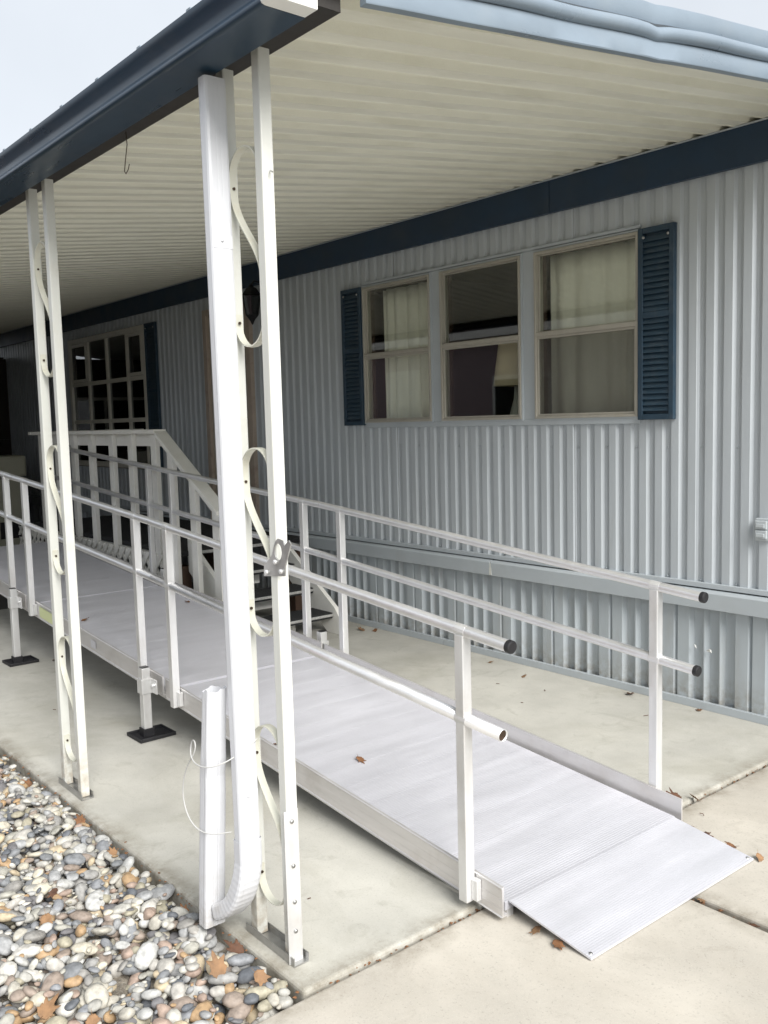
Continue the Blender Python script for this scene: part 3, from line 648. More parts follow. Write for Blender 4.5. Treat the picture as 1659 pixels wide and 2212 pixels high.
for (xa, xb) in sections:
    deck = MB(); deck.box(xb + 0.002, xa - 0.002, YL + 0.03, YL + 0.06, -0.075, -0.03, lambda p: (p[0], p[1], p[2] + zd(p[0])))
    deck.box(xb + 0.002, xa - 0.002, YR - 0.06, YR - 0.03, -0.075, -0.03, lambda p: (p[0], p[1], p[2] + zd(p[0])))
    if xa < 0:
        deck.box(xb + 0.02, xb + 0.06, YL + 0.0605, YR - 0.0605, -0.075, -0.03, lambda p: (p[0], p[1], p[2] + zd(p[0])))
    deck = deck.build('deck_frame', 'alu', ramp)
    nn = round((xa - xb) / 0.1535); w = (xa - xb) / nn
    for i in range(nn): plank(xb + i * w + 0.0004, xb + (i + 1) * w - 0.0004, deck)
    for s, yy in ((1, YL), (-1, YR)):
        c = MB().loft([[(x, yy + p[0], zc_(x) + p[1]) for p in curbp(s)] for x in (xb, xa + (0.015 if xa > 0 else 0))]).build('curb', 'curb_alu', ramp)
        if s == 1 and xa < 0 and xa > -3:
            bx('sticker', 'sticker', c, -3.78, -3.50, YL - 0.0125, YL - 0.0118, -0.088, -0.02, fn=lambda p: (p[0], p[1], p[2] + zc_(p[0])))
        if s == 1 and xa < 0 and xa > -3: bx('sticker', 'alu_deck', c, -2.93, -2.86, YL - 0.0125, YL - 0.0118, -0.075, -0.03, fn=lambda p: (p[0], p[1], p[2] + zc_(p[0])))
def zp(x): return 0.058 + (x - 0.305) * (0.007 - 0.058) / (0.646 - 0.305)
tp = plank(0.3215, 0.646, ramp, -2.301, -1.386, zp, 'transition_plate', 0.006, 0.0085, 0.0004)
for sx, sy in ((0.632, -2.285), (0.632, -1.402)): MB().disc((sx, sy, zp(sx) - 0.002), (0.15, 0, 1), 0.006, 0.0045, 8).build('screw', 'galvanised', tp, smooth=True)
for s, yy in ((1, YL), (-1, YR)):
    yo = yy - 0.030 * s
    for px in rail_posts:
        p = bx('rail_post', 'alu', ramp, px - 0.019, px + 0.019, min(yo - 0.019, yo + 0.019), max(yo - 0.019, yo + 0.019), zc_(px) - 0.098, zr(px) - 0.012, 0.003)
        if yo == yo: pass
        bx('post_clip', 'alu', p, px + 0.0195, px + 0.046, min(yo, yo + 0.021 * s), max(yo, yo + 0.021 * s), zc_(px) - 0.088, zc_(px) - 0.018, 0.002)
        MB().loft([[(px - 0.019 + a, yo + 0.0195 * s, zc_(px) - 0.10 + b) for a, b in ((0, 0), (-0.03, 0.085), (0, 0.085))], [(px - 0.019 + a, yo + 0.0245 * s, zc_(px) - 0.10 + b) for a, b in ((0, 0), (-0.03, 0.085), (0, 0.085))]]).build('gusset', 'alu', p)
        sd_ = MB().tube([(px - 0.024, yo, zr(px - 0.024) - 0.2865), (px + 0.024, yo, zr(px + 0.024) - 0.2865)], 0.0215, 14).build('saddle', 'alu', p, smooth=False)
        MB().tube([(px - 0.022, yo, zr(px - 0.022) - 0.001), (px + 0.022, yo, zr(px + 0.022) - 0.001)], 0.0203, 14).build('saddle', 'alu', p)
    for dz, nm in ((0.0, 'handrail'), (-0.285, 'mid_rail')):
        ends = [(0.393 - (0.0 if dz == 0 else 0.025), -2.014), (-2.0165, -4.054), (-4.0565, -6.20)]
        for i, (xa, xb) in enumerate(ends):
            open_end = (s == 1 and dz != 0 and i == 0)
            pts = [(xb, yo, zr(xb) + dz), (xa, yo, zr(xa) + dz)]
            h = MB().tube(pts, 0.019, 22, caps=not open_end).build(nm, 'alu_tube', ramp, solid=0.002 if open_end else 0.0); auto_smooth(h, 40)
            if open_end: MB().tube([(xa - 0.25, yo, zr(xa - 0.25) + dz), (xa - 0.004, yo, zr(xa - 0.004) + dz)], 0.0166, 18).build('bore_shade_plug', 'rust_and_bore_shade', h)  # dark plug paints the shade inside the open tube end
            if i == 0 and not open_end:
                e = MB().tube([(xa - 0.002, yo, zr(xa - 0.002) + dz), (xa + 0.018, yo, zr(xa + 0.018) + dz)], 0.0208, 22).build('end_cap', 'rubber', h, 0.004)
            if i < 2: MB().tube([(xb - 0.002, yo, zr(xb) + dz), (xb + 0.0005, yo, zr(xb) + dz)], 0.0186, 18).build('coupling', 'galvanised', h)
    for lx in (-2.10, -4.13, -6.05):
        yl = yo - 0.036 * s
        lg = bx('support_leg', 'alu', ramp, lx - 0.022, lx + 0.022, yl - 0.022, yl + 0.022, 0.03, zc_(lx) + 0.035, 0.003)
        bx('leg_cap', 'black_metal', lg, lx - 0.018, lx + 0.018, yl - 0.018, yl + 0.018, zc_(lx) + 0.0352, zc_(lx) + 0.039)
        cl = MB(); z0_, z1_ = zc_(lx) - 0.098, zc_(lx) - 0.020
        cl.box(lx - 0.029, lx - 0.0225, yl - 0.029, yl + 0.029, z0_, z1_); cl.box(lx + 0.0225, lx + 0.029, yl - 0.029, yl + 0.029, z0_, z1_)
        cl.box(lx - 0.0225, lx + 0.0225, yl - 0.029, yl - 0.0225, z0_, z1_); cl.box(lx - 0.0225, lx + 0.0225, yl + 0.0225, yl + 0.029, z0_, z1_)
        cl.box(lx + 0.0295, lx + 0.085, min(yl + 0.024 * s, yl + 0.030 * s), max(yl + 0.024 * s, yl + 0.030 * s), z0_ + 0.002, z1_ - 0.002)
        cl.build('clamp', 'alu', lg, 0.002)
        for q in (0.03, 0.055):
            MB().disc((lx - 0.029, yl - 0.006, z0_ + q), (-1, 0, 0), 0.007, 0.012, 6).build('bolt', 'alu', lg)
        MB().disc((lx + 0.055, yl + 0.027 * s, z0_ + 0.045), (0, -s, 0), 0.009, 0.016, 6).build('bolt', 'alu', lg)
        ft = MB(); ft.box(lx - 0.085, lx + 0.085, yl - 0.075, yl + 0.12, 0.002, 0.008)
        for q in ((lx - 0.085, lx + 0.085, yl - 0.075, yl - 0.067), (lx - 0.085, lx + 0.085, yl + 0.112, yl + 0.12), (lx - 0.085, lx - 0.077, yl - 0.067, yl + 0.112), (lx + 0.077, lx + 0.085, yl - 0.067, yl + 0.112)): ft.box(*q, 0.008, 0.020)
        ft.box(lx - 0.030, lx + 0.030, yl - 0.030, yl - 0.0225, 0.008, 0.05); ft.box(lx - 0.030, lx + 0.030, yl + 0.0225, yl + 0.03, 0.008, 0.05); ft.box(lx - 0.03, lx - 0.0225, yl - 0.0225, yl + 0.0225, 0.008, 0.05); ft.box(lx + 0.0225, lx + 0.03, yl - 0.0225, yl + 0.0225, 0.008, 0.05)
        ft.build('foot_plate', 'rubber', lg, 0.002)

# ------------------------------------------------------------------ landing with stairs by the door
ld = thing('entry_landing', 'white railed wooden landing and carpeted stairs at the front door', 'landing')
LY = -1.20; LZ = 0.64
bx('floor', 'carpet_black', ld, -7.3, -4.05, LY + 0.02, -0.045, LZ - 0.04, LZ, 0.006)
bx('rim_board', 'white_wood', ld, -7.3, -4.05, LY - 0.018, LY + 0.0195, LZ - 0.12, LZ - 0.042)
for tx in (-7.2, -5.6, -4.12):
    for ty in (LY + 0.06, -0.12): bx('joist_post', 'jamb_brown', ld, tx - 0.045, tx + 0.045, ty - 0.03, ty + 0.05, 0.0, LZ - 0.121)
bx('top_rail', 'white_wood', ld, -7.0, -4.27, LY - 0.05, LY + 0.055, 1.53, 1.562, 0.004)
bx('rail_board', 'white_wood', ld, -7.0, -4.30, LY + 0.0205, LY + 0.05, 1.432, 1.5295, 0.002)
bx('top_rail', 'white_wood', ld, -7.08, -7.01, LY - 0.05, -0.05, 1.53, 1.562, 0.004)
for px in (-6.85, -6.42, -6.01, -5.60, -5.16, -4.78, -4.36): bx('baluster', 'white_wood', ld, px - 0.044, px + 0.044, LY - 0.018 + 0.0, LY + 0.0195, LZ - 0.041, 1.529, 0.003)
def zsr(x): return 1.545 - (x + 4.29) * (0.555 / 0.90)
sr = MB().loft([[(x, y, zsr(x) + dz) for y, dz in ((LY - 0.05, -0.018), (LY + 0.055, -0.018), (LY + 0.055, 0.018), (LY - 0.05, 0.018))] for x in (-4.268, -3.36)]).build('stair_rail', 'white_wood', ld, 0.004)
MB().loft([[(x, y, zsr(x) + dz) for y, dz in ((LY + 0.0205, -0.115), (LY + 0.05, -0.115), (LY + 0.05, -0.019), (LY + 0.0205, -0.019))] for x in (-4.29, -3.44)]).build('rail_board', 'white_wood', ld, 0.002)
for px in (-4.09, -3.76): MB().loft([[(px + a, y, z) for a, z in ((-0.044, 0.10), (0.044, 0.10), (0.044, zsr(px + 0.044) - 0.019), (-0.044, zsr(px - 0.044) - 0.019))] for y in (LY - 0.018, LY + 0.0195)]).build('baluster', 'white_wood', ld, 0.003)
bx('newel_post', 'white_wood', ld, -3.47, -3.37, LY - 0.025, LY + 0.064, 0.0, zsr(-3.42) - 0.02, 0.004)
bx('newel_block', 'white_wood', ld, -3.40, -3.31, LY - 0.05, LY + 0.02, 0.93, 0.965, 0.004)
for yy in (-0.345, LY + 0.082):
    MB().loft([[(x, y, z) for x, z in ((-3.20, 0.0), (-3.20, 0.13), (-3.26, 0.20), (-4.06, 0.735), (-4.06, 0.48), (-3.36, 0.0))] for y in (yy, yy + 0.036)]).build('stringer', 'white_wood', ld, 0.003)
for i in range(3):
    z = 0.16 * (i + 1); nx = -3.275 - 0.245 * i
    t = bx('tread', 'carpet_black', ld, nx - 0.27, nx - 0.003, LY + 0.119, -0.346, z - 0.045, z, 0.008)
    bx('nosing', 'nosing_grey', t, nx - 0.012, nx + 0.003, LY + 0.12, -0.347, z - 0.030, z - 0.010, 0.005)
    bx('riser', 'white_wood', ld, nx - 0.23, nx - 0.21, LY + 0.3, -0.55, z - 0.15, z - 0.046)
bx('nosing', 'nosing_grey', ld, -4.049, -4.03, LY + 0.1, -0.347, LZ - 0.032, LZ - 0.008, 0.005)
lx0, lx1, lz0, lz1 = -7.6, -4.07, 0.02, 0.60
for sgn, yy in ((1, LY - 0.034), (-1, LY - 0.026)):
    k = lx0 - 0.7
    while k < lx1 + 0.7:
        # diagonal through (k, lz0) at 45 degrees clipped to the panel
        za, zb = lz0, lz1; xa, xb = k, k + sgn * (lz1 - lz0)
        def cl(xa, za, xb, zb):
            pts = []
            for (x_, z_) in ((xa, za), (xb, zb)):
                if x_ < lx0: t_ = (lx0 - xa) / (xb - xa); x_, z_ = lx0, za + (zb - za) * t_
                elif x_ > lx1: t_ = (lx1 - xa) / (xb - xa); x_, z_ = lx1, za + (zb - za) * t_
                pts.append((x_, z_))
            return pts
        if max(xa, xb) > lx0 + 0.06 and min(xa, xb) < lx1 - 0.06:
            (x_a, z_a), (x_b, z_b) = cl(xa, za, xb, zb); h = 0.0247
            MB().loft([[(x_a - h, y, z_a), (x_a + h, y, z_a), (x_b + h, y, z_b), (x_b - h, y, z_b)] for y in (yy, yy + 0.007)]).build('lattice_strip', 'white_wood', ld)
        k += 0.115
# lantern by the door
ln = thing('wall_lantern', 'black wall lantern on the siding beside the door', 'lantern', (-4.56, -0.16, 2.42))
hexr = lambda r, z: [(r * math.cos(math.radians(60 * i + 30)), r * math.sin(math.radians(60 * i + 30)), z) for i in range(6)]
MB().loft([hexr(0.004, 0.0), hexr(0.012, 0.012), hexr(0.02, 0.03), hexr(0.035, 0.05), hexr(0.055, 0.07), hexr(0.06, 0.078)]).build('finial', 'black_metal', ln)
MB().loft([hexr(0.056, 0.079), hexr(0.082, 0.235)], caps=False).build('glass_body', 'glass_dark', ln, solid=0.002)
for i in range(6):
    a = math.radians(60 * i + 30); MB().tube([(0.058 * math.cos(a), 0.058 * math.sin(a), 0.078), (0.084 * math.cos(a), 0.084 * math.sin(a), 0.236)], 0.005, 6).build('rib', 'black_metal', ln)
MB().loft([hexr(0.098, 0.236), hexr(0.085, 0.25), hexr(0.05, 0.30), hexr(0.02, 0.315), hexr(0.012, 0.34)]).build('cap', 'black_metal', ln)
MB().tube([(0, 0, 0.33), (0, 0.03, 0.365), (0, 0.09, 0.36), (0, 0.155, 0.30)], 0.008, 8).build('arm', 'black_metal', ln, smooth=True)
bx('wall_plate', 'black_metal', ln, -0.045, 0.045, 0.14, 0.158, 0.16, 0.36, 0.005)

# ------------------------------------------------------------------ far end of the porch
sh_ = thing('storage_shed', 'dark brown storage shed closing the far end of the porch', 'shed')
for i in range(20): bx('board', 'shed_brown', sh_, -11.6, -11.57 + 0.004 * (i % 2), -3.0 + i * 0.15, -2.853 + i * 0.15, 0.0, 1.45)
for i in range(20):
    y0_ = -3.0 + i * 0.15
    bx('board', 'shed_brown', sh_, -11.6, -11.57 + 0.004 * (i % 2), y0_, y0_ + 0.147, 2.05, 2.6)
for a, b in ((-3.0, -2.3), (-0.6, 0.0)): bx('board', 'shed_brown', sh_, -11.599, -11.568, a, b, 1.451, 2.049)
sw = MB()
for a, b in ((-2.3, -2.26), (-1.47, -1.43), (-0.64, -0.6)): sw.box(-11.6, -11.55, a, b, 1.452, 2.048)
for a, b in ((1.452, 1.50), (2.0, 2.048)): sw.box(-11.598, -11.552, -2.26, -1.47, a, b); sw.box(-11.598, -11.552, -1.43, -0.64, a, b)
sw = sw.build('window', 'grid_frame', sh_)
bx('pane', 'glass_dark', sw, -11.58, -11.576, -2.258, -1.472, 1.5, 2.0); bx('pane', 'glass_dark', sw, -11.58, -11.576, -1.428, -0.642, 1.5, 2.0)
bx('side_wall', 'shed_brown', sh_, -13.6, -11.602, -3.0, -2.95, 0, 2.6); bx('back_wall', 'shed_brown', sh_, -13.65, -13.602, -3.0, -0.05, 0, 2.6)
bx('roof', 'shed_brown', sh_, -13.7, -11.5, -3.05, -0.05, 2.601, 2.62)
sc_ = thing('light_block_screen', 'unseen dark board screen added to shade the far porch', 'screen')  # boards out of view, added to keep light off the far porch
for i in range(22): bx('board', 'shed_brown', sc_, -11.55 + i * 0.2, -11.353 + i * 0.2, -3.0, -2.975 - 0.004 * (i % 2), 0.0, 2.55)
fz = thing('chest_freezer', 'cream chest freezer standing under the far end of the porch', 'freezer', (-9.3, -1.2, 0))
bx('body', 'freezer_cream', fz, -0.3, 0.3, -0.62, 0.54, 0.12, 1.02, 0.02); l_ = bx('lid', 'freezer_cream', fz, -0.31, 0.31, -0.63, 0.55, 1.03, 1.28, 0.03); bx('handle', 'rubber', l_, 0.311, 0.325, -0.2, 0.1, 1.06, 1.085)
bx('base', 'rubber', fz, -0.27, 0.27, -0.58, 0.5, 0.0, 0.12); bx('vent_grille', 'rubber', fz, 0.3005, 0.304, 0.2, 0.45, 0.3, 0.5)

# ------------------------------------------------------------------ next home of the park (seen mirrored in the panes)
nh = thing('neighbour_home', 'long mauve home next door, seen mirrored in the window panes', 'house')
bx('wall', 'neighbour_wall', nh, -24, -3.6, -11.4, -6.6, -0.13, 3.0); bx('fascia', 'neighbour_trim', nh, -24.3, -3.3, -6.62, -6.34, 2.86, 3.12)
MB().loft([[(x, y, z) for y, z in ((-11.7, 3.1), (-6.36, 3.125), (-9, 3.6))] for x in (-24.3, -3.3)]).build('roof', 'neighbour_roof', nh)
for wx in (-20.5, -16, -13.4, -7.6, -5.0):
    w_ = bx('window', 'neighbour_trim', nh, wx - 0.62, wx + 0.62, -6.599, -6.55, 1.25, 2.25); bx('pane', 'glass_dark', w_, wx - 0.55, wx + 0.55, -6.549, -6.54, 1.32, 2.18)
bx('skirting', 'curb_alu', nh, -23.98, -3.62, -6.575, -6.56, -0.13, 0.55); bx('door', 'neighbour_trim', nh, -10.9, -10.0, -6.599, -6.55, 0.55, 2.45)

# ------------------------------------------------------------------ pebble bed
bed = structure(MB().box(-4.3, 0.205, -5.7, -3.016, -0.12, -0.058).build('pebble_bed', 'grit'))
protos = []
for k in range(16):
    bm = bmesh.new(); bmesh.ops.create_icosphere(bm, subdivisions=2, radius=1.0)
    el = random.uniform(0.52, 0.92); fl = random.uniform(0.30, 0.52); ax = [Vector((random.gauss(0, 1), random.gauss(0, 1), random.gauss(0, 1))).normalized() for _ in range(3)]
    for v in bm.verts:
        d = v.co.copy(); r = 1 + 0.13 * math.sin(2.1 * d.dot(ax[0]) + k) + 0.10 * math.sin(3.3 * d.dot(ax[1]) + 2 * k) - 0.35 * max(0, d.dot(ax[2]) - 0.5) - 0.25 * max(0, -d.dot(ax[0]) - 0.55)
        v.co = Vector((d.x * r, d.y * r * el, d.z * r * fl))
    me = bpy.data.meshes.new('pebble'); bm.to_mesh(me); bm.free()
    for p in me.polygons: p.use_smooth = True
    me.materials.append(MATS['pebble_mat']); protos.append((me, el, fl))
XA, XZ, YA, YZ = -3.4, 0.2, -4.5, -3.02
cell = 0.005; nxg = int((XZ - XA) / cell); nyg = int((YZ - YA) / cell); H = np.full((nxg, nyg), -0.07); top_id = np.full((nxg, nyg), -1)
peb = []
def drop(x, y, a, k, cap):
    me, el, fl = protos[k]; r = int(a / cell) + 1; i = int((x - XA) / cell); j = int((y - YA) / cell)
    i0, i1, j0, j1 = max(0, i - r), min(nxg, i + r + 1), max(0, j - r), min(nyg, j + r + 1)
    if i1 <= i0 or j1 <= j0: return False
    gx, gy = np.meshgrid(np.arange(i0, i1) - i, np.arange(j0, j1) - j, indexing='ij')
    rr = (gx * gx + gy * gy) * (cell / (a * (0.5 + 0.5 * el))) ** 2; msk = rr < 1
    if not msk.any(): return False
    sub_ = H[i0:i1, j0:j1]; rest = np.percentile(sub_[msk], 55)
    zc = rest + a * fl * 0.55
    if zc + a * fl > cap: return False
    topz = zc + a * fl * np.sqrt(np.clip(1 - rr, 0, 1)); up2 = msk & (topz > sub_)
    sub_[up2] = topz[up2]; top_id[i0:i1, j0:j1][up2] = len(peb)
    tilt = math.radians(17); peb.append((x, y, zc, a, k, random.uniform(0, 6.283), random.gauss(0, tilt), random.gauss(0, tilt))); return True
for layer in range(5):
    for _ in range(2600):
        a = min(0.046, max(0.010, random.lognormvariate(math.log(0.0235), 0.40)))
        x = random.uniform(XA, XZ - a * 0.8); y = random.uniform(YA, YZ - a * 0.7)
        drop(x, y, a, random.randrange(16), 0.022 if y < YZ - 0.06 else 0.008)
for _ in range(5200):       # small fillers
    a = random.uniform(0.006, 0.011); drop(random.uniform(XA, XZ - a), random.uniform(YA, YZ - a), a, random.randrange(16), 0.000)
# which show largest: visible top area weighted by nearness, inside the frame
cp = Vector((2.2588, -4.3596, 1.588)); cnt = np.bincount(top_id[top_id >= 0].ravel(), minlength=len(peb))
def score(i):
    x, y, z, a = peb[i][:4]; d = Vector((x, y, z)) - cp; zz = d.dot(fw); u = 1993.5 * d.dot(r2) / zz + 829.5; v = 1106 - 1993.5 * d.dot(u2) / zz
    return cnt[i] / zz ** 2 if (-10 < u < 700 and v < 2222) else 0
order = sorted(range(len(peb)), key=score, reverse=True)
for i in order[:300]:
    x, y, z, a, k, rz, rx, ry = peb[i]
    o = bpy.data.objects.new('pebble', protos[k][0]); C.objects.link(o); o.parent = bed; o.location = (x, y, z); o.rotation_euler = (rx, ry, rz); o.scale = (a, a, a)
big = set(order[:300]); V = []; F = []; off = 0; basev = []
for me, el, fl in protos: basev.append((np.array([v.co[:] for v in me.vertices]), np.array([p.vertices[:] for p in me.polygons])))
from mathutils import Euler
for i, (x, y, z, a, k, rz, rx, ry) in enumerate(peb):
    if i in big or cnt[i] == 0 and random.random() < 0.6: continue
    R = np.array(Euler((rx, ry, rz)).to_matrix()); vv = basev[k][0] @ R.T * a + np.array((x, y, z)); V.append(vv); F.append(basev[k][1] + off); off += len(vv)
# coarser pebbles past the part that the camera sees
ico = bmesh.new(); bmesh.ops.create_icosphere(ico, subdivisions=1, radius=1.0); iv = np.array([v.co[:] for v in ico.verts]); if_ = np.array([[v.index for v in f.verts] for f in ico.faces]); ico.free()
for _ in range(4000):
    x = random.uniform(-4.2, 0.18); y = random.uniform(-5.6, -3.04)
    if XA < x < XZ and YA < y < YZ: continue
    a = random.uniform(0.02, 0.045); R = np.array(Euler((random.gauss(0, .2), random.gauss(0, .2), random.uniform(0, 6.28))).to_matrix())
    vv = (iv * np.array((1, 0.75, 0.5))) @ R.T * a + np.array((x, y, random.uniform(-0.06, -0.01))); V.append(vv); F.append(if_ + off); off += len(vv)
V = np.concatenate(V); F = np.concatenate(F); me = bpy.data.meshes.new('pebbles')
me.vertices.add(len(V)); me.vertices.foreach_set('co', V.ravel().astype(np.float32)); me.loops.add(F.size); me.loops.foreach_set('vertex_index', F.ravel().astype(np.int32))
me.polygons.add(len(F)); me.polygons.foreach_set('loop_start', np.arange(0, F.size, 3, dtype=np.int32)); me.polygons.foreach_set('use_smooth', np.ones(len(F), dtype=bool)); me.update(calc_edges=True); me.validate()
me.materials.append(MATS['pebbles_mat']); o = bpy.data.objects.new('pebbles', me); C.objects.link(o); o.parent = bed; o['kind'] = 'stuff'

# ------------------------------------------------------------------ fallen leaves and joint debris
def leaf_mesh(seed, lobes=5, curl=0.5):
    r_ = random.Random(seed); n = 44; V = [(0, 0, 0)]; F = []
    tips = sorted([0.0, 0.75 + r_.uniform(-.1, .1), -0.8 + r_.uniform(-.1, .1), 1.75, -1.8]) if lobes == 5 else [0.0, 3.1]
    outs = []
    for i in range(n):
        a = 2 * math.pi * i / n - math.pi; r = 0.46
        for q, t in enumerate(tips):
            d = abs((a - t + math.pi) % (2 * math.pi) - math.pi); r = max(r, (1.0 if abs(t) < .2 else 0.62 + 0.2 * math.cos(t)) * math.exp(-(d / (0.36 if lobes == 5 else 0.42)) ** 1.5))
        outs.append((a, r * r_.uniform(0.88, 1.06)))
    fold = r_.uniform(0.1, 0.7); bend = r_.uniform(-0.35, 0.5)
    for q in (0.4, 0.75, 1.0):
        for a, r in outs:
            x, y = r * q * math.cos(a), r * q * math.sin(a); y *= 0.85
            V.append((x * (1 - 0.15 * bend * x), y, curl * (fold * abs(y) * 0.55 + bend * 0.5 * x * x + 0.12 * math.sin(6 * x + seed) * y + r_.uniform(-.02, .02) * q)))
    for i in range(n): F.append((0, 1 + i, 1 + (i + 1) % n))
    for k in range(2):
        for i in range(n): a = 1 + k * n + i; b = 1 + k * n + (i + 1) % n; F.append((a, a + n, b + n, b))
    nv = len(V); V += [(-0.3, 0.012, 0.0), (-0.3, -0.012, 0.0), (-0.75, 0.01, 0.12), (-0.75, -0.01, 0.12)]; F.append((nv, nv + 1, nv + 3, nv + 2))
    me = bpy.data.meshes.new('dry_leaf'); me.from_pydata(V, [], F); me.update()
    for p in me.polygons: p.use_smooth = True
    return me
LM = []
for s_ in range(6):
    for m_ in ('leaf_brown', 'leaf_tan', 'leaf_dark'):
        me = leaf_mesh(s_ + 3, 5, 0.5 + 0.10 * s_); me.materials.append(MATS[m_]); LM.append(me)
def leaf(x, y, z, size, label, m_=0, s_=None, group=None, tilt=0.35, face=False):
    me = LM[(s_ if s_ is not None else random.randrange(6)) * 3 + m_]
    o = bpy.data.objects.new('dry_leaf', me); C.objects.link(o); o.location = (x, y, z + size * 0.16); size *= 1.25; o.scale = (size, size, size)
    o.rotation_euler = (random.uniform(-tilt, tilt), random.uniform(-tilt, tilt), random.uniform(0, 6.28)); so = o.modifiers.new('solidify', 'SOLIDIFY'); so.thickness = 0.012
    if face:                                            # propped up against the stones
        nrm = Vector((0.55 + random.uniform(-.25, .25), -0.2 + random.uniform(-.3, .3), 0.8)); o.rotation_euler = (nrm.to_track_quat('Z', 'Y') @ Euler((0, 0, random.uniform(0, 6.28))).to_quaternion()).to_euler(); o.location.z += size * 0.25
    tag(o, label, 'leaf', group)
leaf(-1.86, -0.127, 0.0, 0.026, 'small tan leaf on the slab by the skirting, behind the near handrail end', 1)
leaf(-1.49, -0.215, 0.0, 0.034, 'tan leaf on the slab below the skirting midway along the handrails', 1)
leaf(-0.82, -0.07, 0.0, 0.045, 'dark curled leaf against the skirting beside the right handrail post', 2, tilt=0.6)
leaf(-0.40, -0.045, 0.0, 0.03, 'brown leaf wedged at the skirting near the right picture edge', 0)
leaf(-3.20, -0.14, 0.0, 0.05, 'crumpled orange leaf at the foot of the carpeted stairs', 1, tilt=0.7)
leaf(-3.10, -0.09, 0.0, 0.04, 'dark brown leaf beside the orange one at the stair foot', 0, tilt=0.7)
leaf(0.165, -1.13, 0.0, 0.052, 'dark brown upright leaf at the slab joint past the right curb', 2, 5, tilt=0.9)
leaf(0.222, -1.075, 0.0, 0.034, 'light brown leaf in the slab joint next to a darker leaf', 1, tilt=0.7)
leaf(0.352, -1.317, 0.0, 0.026, 'small brown leaf beside the upper end of the transition plate', 0, tilt=0.7)
leaf(0.428, -1.339, 0.0, 0.028, 'dark leaf beside the middle of the transition plate edge', 2, tilt=0.7)
leaf(0.541, -1.350, 0.0, 0.034, 'curled reddish leaf beside the right edge of the transition plate', 0, tilt=0.7)
leaf(0.655, -1.36, 0.0, 0.032, 'thin tan leaf at the far right corner of the transition plate', 1, tilt=0.6)
leaf(0.436, -2.300, 0.0, 0.034, 'tan leaf poking out from under the near edge of the transition plate', 1, tilt=0.8)
leaf(0.530, -2.312, 0.0, 0.032, 'reddish brown leaf under the transition plate near its front corner', 0, tilt=0.8)
leaf(0.665, -1.752, -0.01, 0.024, 'small leaf in the driveway joint touching the transition plate', 1, tilt=0.6)
leaf(0.735, -1.756, -0.02, 0.026, 'brown leaf lodged in the driveway joint right of the plate', 0, tilt=0.6)
leaf(0.845, -1.757, -0.02, 0.028, 'dark leaf in the driveway joint at the right picture edge', 2, tilt=0.6)
leaf(-0.772, -2.045, zd(-0.772), 0.036, 'brown leaf lying in the middle of the lower ramp deck', 0, 2)
leaf(-3.49, -1.43, zd(-3.49), 0.03, 'small brown leaf on the ramp deck against the far curb', 0)
leaf(-3.45, -2.18, zd(-3.45), 0.034, 'brown leaf on the upper ramp deck near the left curb', 0)
leaf(-1.112, -2.25, zd(-1.112), 0.03, 'reddish leaf on the ramp deck seen between the near post tubes', 0)
leaf(-4.0, -2.19, 0.0, 0.035, 'brown leaf on the slab beside the far support foot', 0)
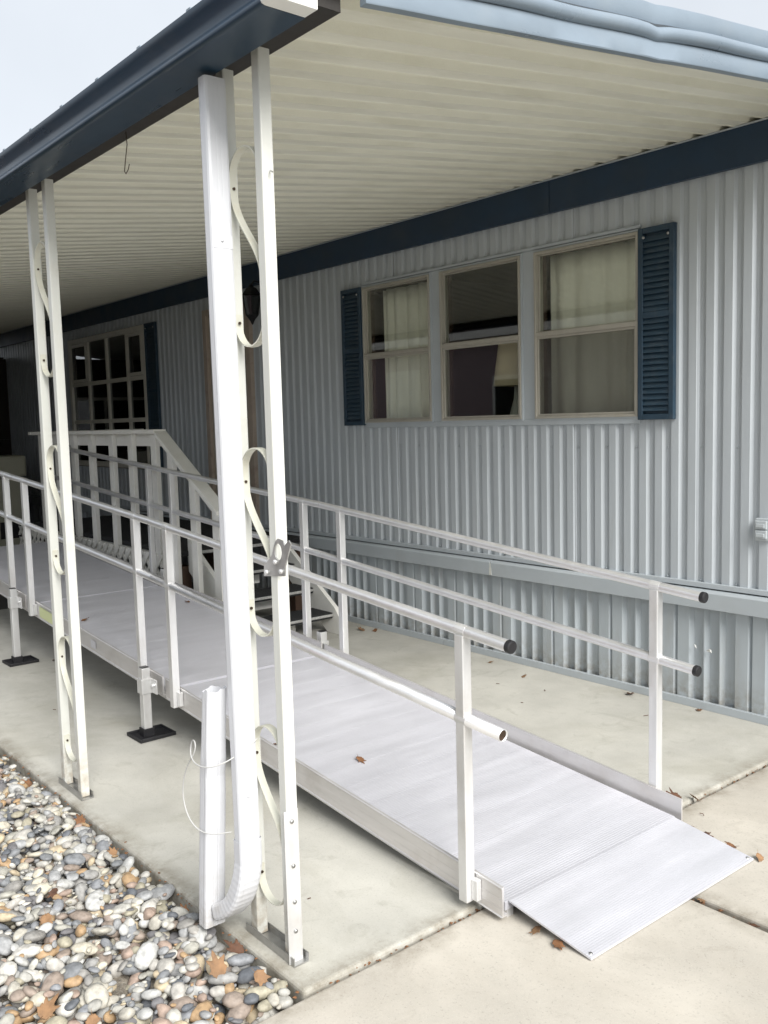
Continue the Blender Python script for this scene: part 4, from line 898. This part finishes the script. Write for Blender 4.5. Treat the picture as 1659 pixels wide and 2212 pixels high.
G = [(-0.006, -3.165, 1, .060, 'large tan lobed leaf among the pebbles left of the near post foot'), (0.10, -3.09, 1, .045, 'tan leaf in the pebble corner between the slab and the driveway'),
     (-0.652, -3.431, 1, .045, 'pale tan leaf standing among the pebbles at mid left'), 
     (-0.942, -3.08, 1, .035, 'tan leaf at the pebble edge midway between the two posts'), (-1.338, -3.05, 0, .045, 'orange brown leaf at the slab edge just past the far post foot'),
     (-0.108, -3.045, 2, .05, 'dark curled leaf against the slab edge by the near post base'), (-0.181, -3.597, 1, .055, 'large orange leaf in the pebbles at the bottom left corner'),
     (-0.073, -3.511, 1, .045, 'tan leaf half buried in the pebbles at the bottom picture edge'), (-0.461, -3.04, 0, .035, 'brown leaf at the slab edge left of the downspout foot'),
     (-0.797, -3.353, 2, .032, 'dark red leaf under a pale stone in the left pebbles'), (-1.969, -3.05, 0, .04, 'brown leaf at the slab edge left of the far post')]
for i, (x, y, m_, s_, lab) in enumerate(G):
    i_, j_ = int((x - XA) / cell), min(nyg - 1, int((y - YA) / cell)); hz = float(np.percentile(H[max(0, i_ - 4):i_ + 5, max(0, j_ - 4):j_ + 5], 70))
    leaf(x, y, hz - 0.006, s_ * 0.82, lab, m_, None, 'leaves among the pebbles', face=True)
db = MB()
def crumb(x, y, z, s):
    a = random.uniform(0, 6.28); n0 = len(db.v)
    pts = [(x + s * math.cos(a + t) * random.uniform(.5, 1), y + s * math.sin(a + t) * random.uniform(.5, 1), z + random.uniform(0, s * .5)) for t in (0, 1.6, 3.1, 4.7)]
    db.v += pts + [(x, y, z + s * 0.7)]; db.f += [(n0 + i, n0 + (i + 1) % 4, n0 + 4) for i in range(4)]
for _ in range(420): crumb(0.215 + random.gauss(0, 0.008), random.uniform(-3.0, -0.1), -0.022 + random.uniform(-.01, .012), random.uniform(.003, .009))
for _ in range(160): crumb(random.uniform(0.62, 1.6), -1.757 + random.gauss(0, 0.008), -0.03 + random.uniform(-.01, .015), random.uniform(.003, .010))
for _ in range(120): crumb(random.uniform(-2.6, 0.2), -3.013 + random.gauss(0, 0.01), -0.012 + random.uniform(-.01, .01), random.uniform(.004, .010))
o = db.build('leaf_litter', 'leaf_brown'); tag(o, 'brown leaf crumbs in the slab joints and along the slab edge', 'debris', kind='stuff')
tw = MB()
for (x, y, l, a) in ((-1.5, -0.45, .02, .3), (-1.2, -0.36, .025, 2.0), (-0.55, -0.33, .03, .8), (0.33, -1.19, .025, 2.4), (-0.2, -2.72, .012, 1.0), (-1.15, -0.62, .014, .5), (-2.9, -2.6, .02, .2)):
    tw.tube([(x, y, 0.003), (x + l * .5 * math.cos(a), y + l * .5 * math.sin(a), 0.005), (x + l * math.cos(a + .4), y + l * math.sin(a + .4), 0.003)], 0.0016, 5)
tag(tw.build('twigs', 'leaf_dark'), 'tiny dark twigs scattered over the concrete slabs', 'debris', kind='stuff')
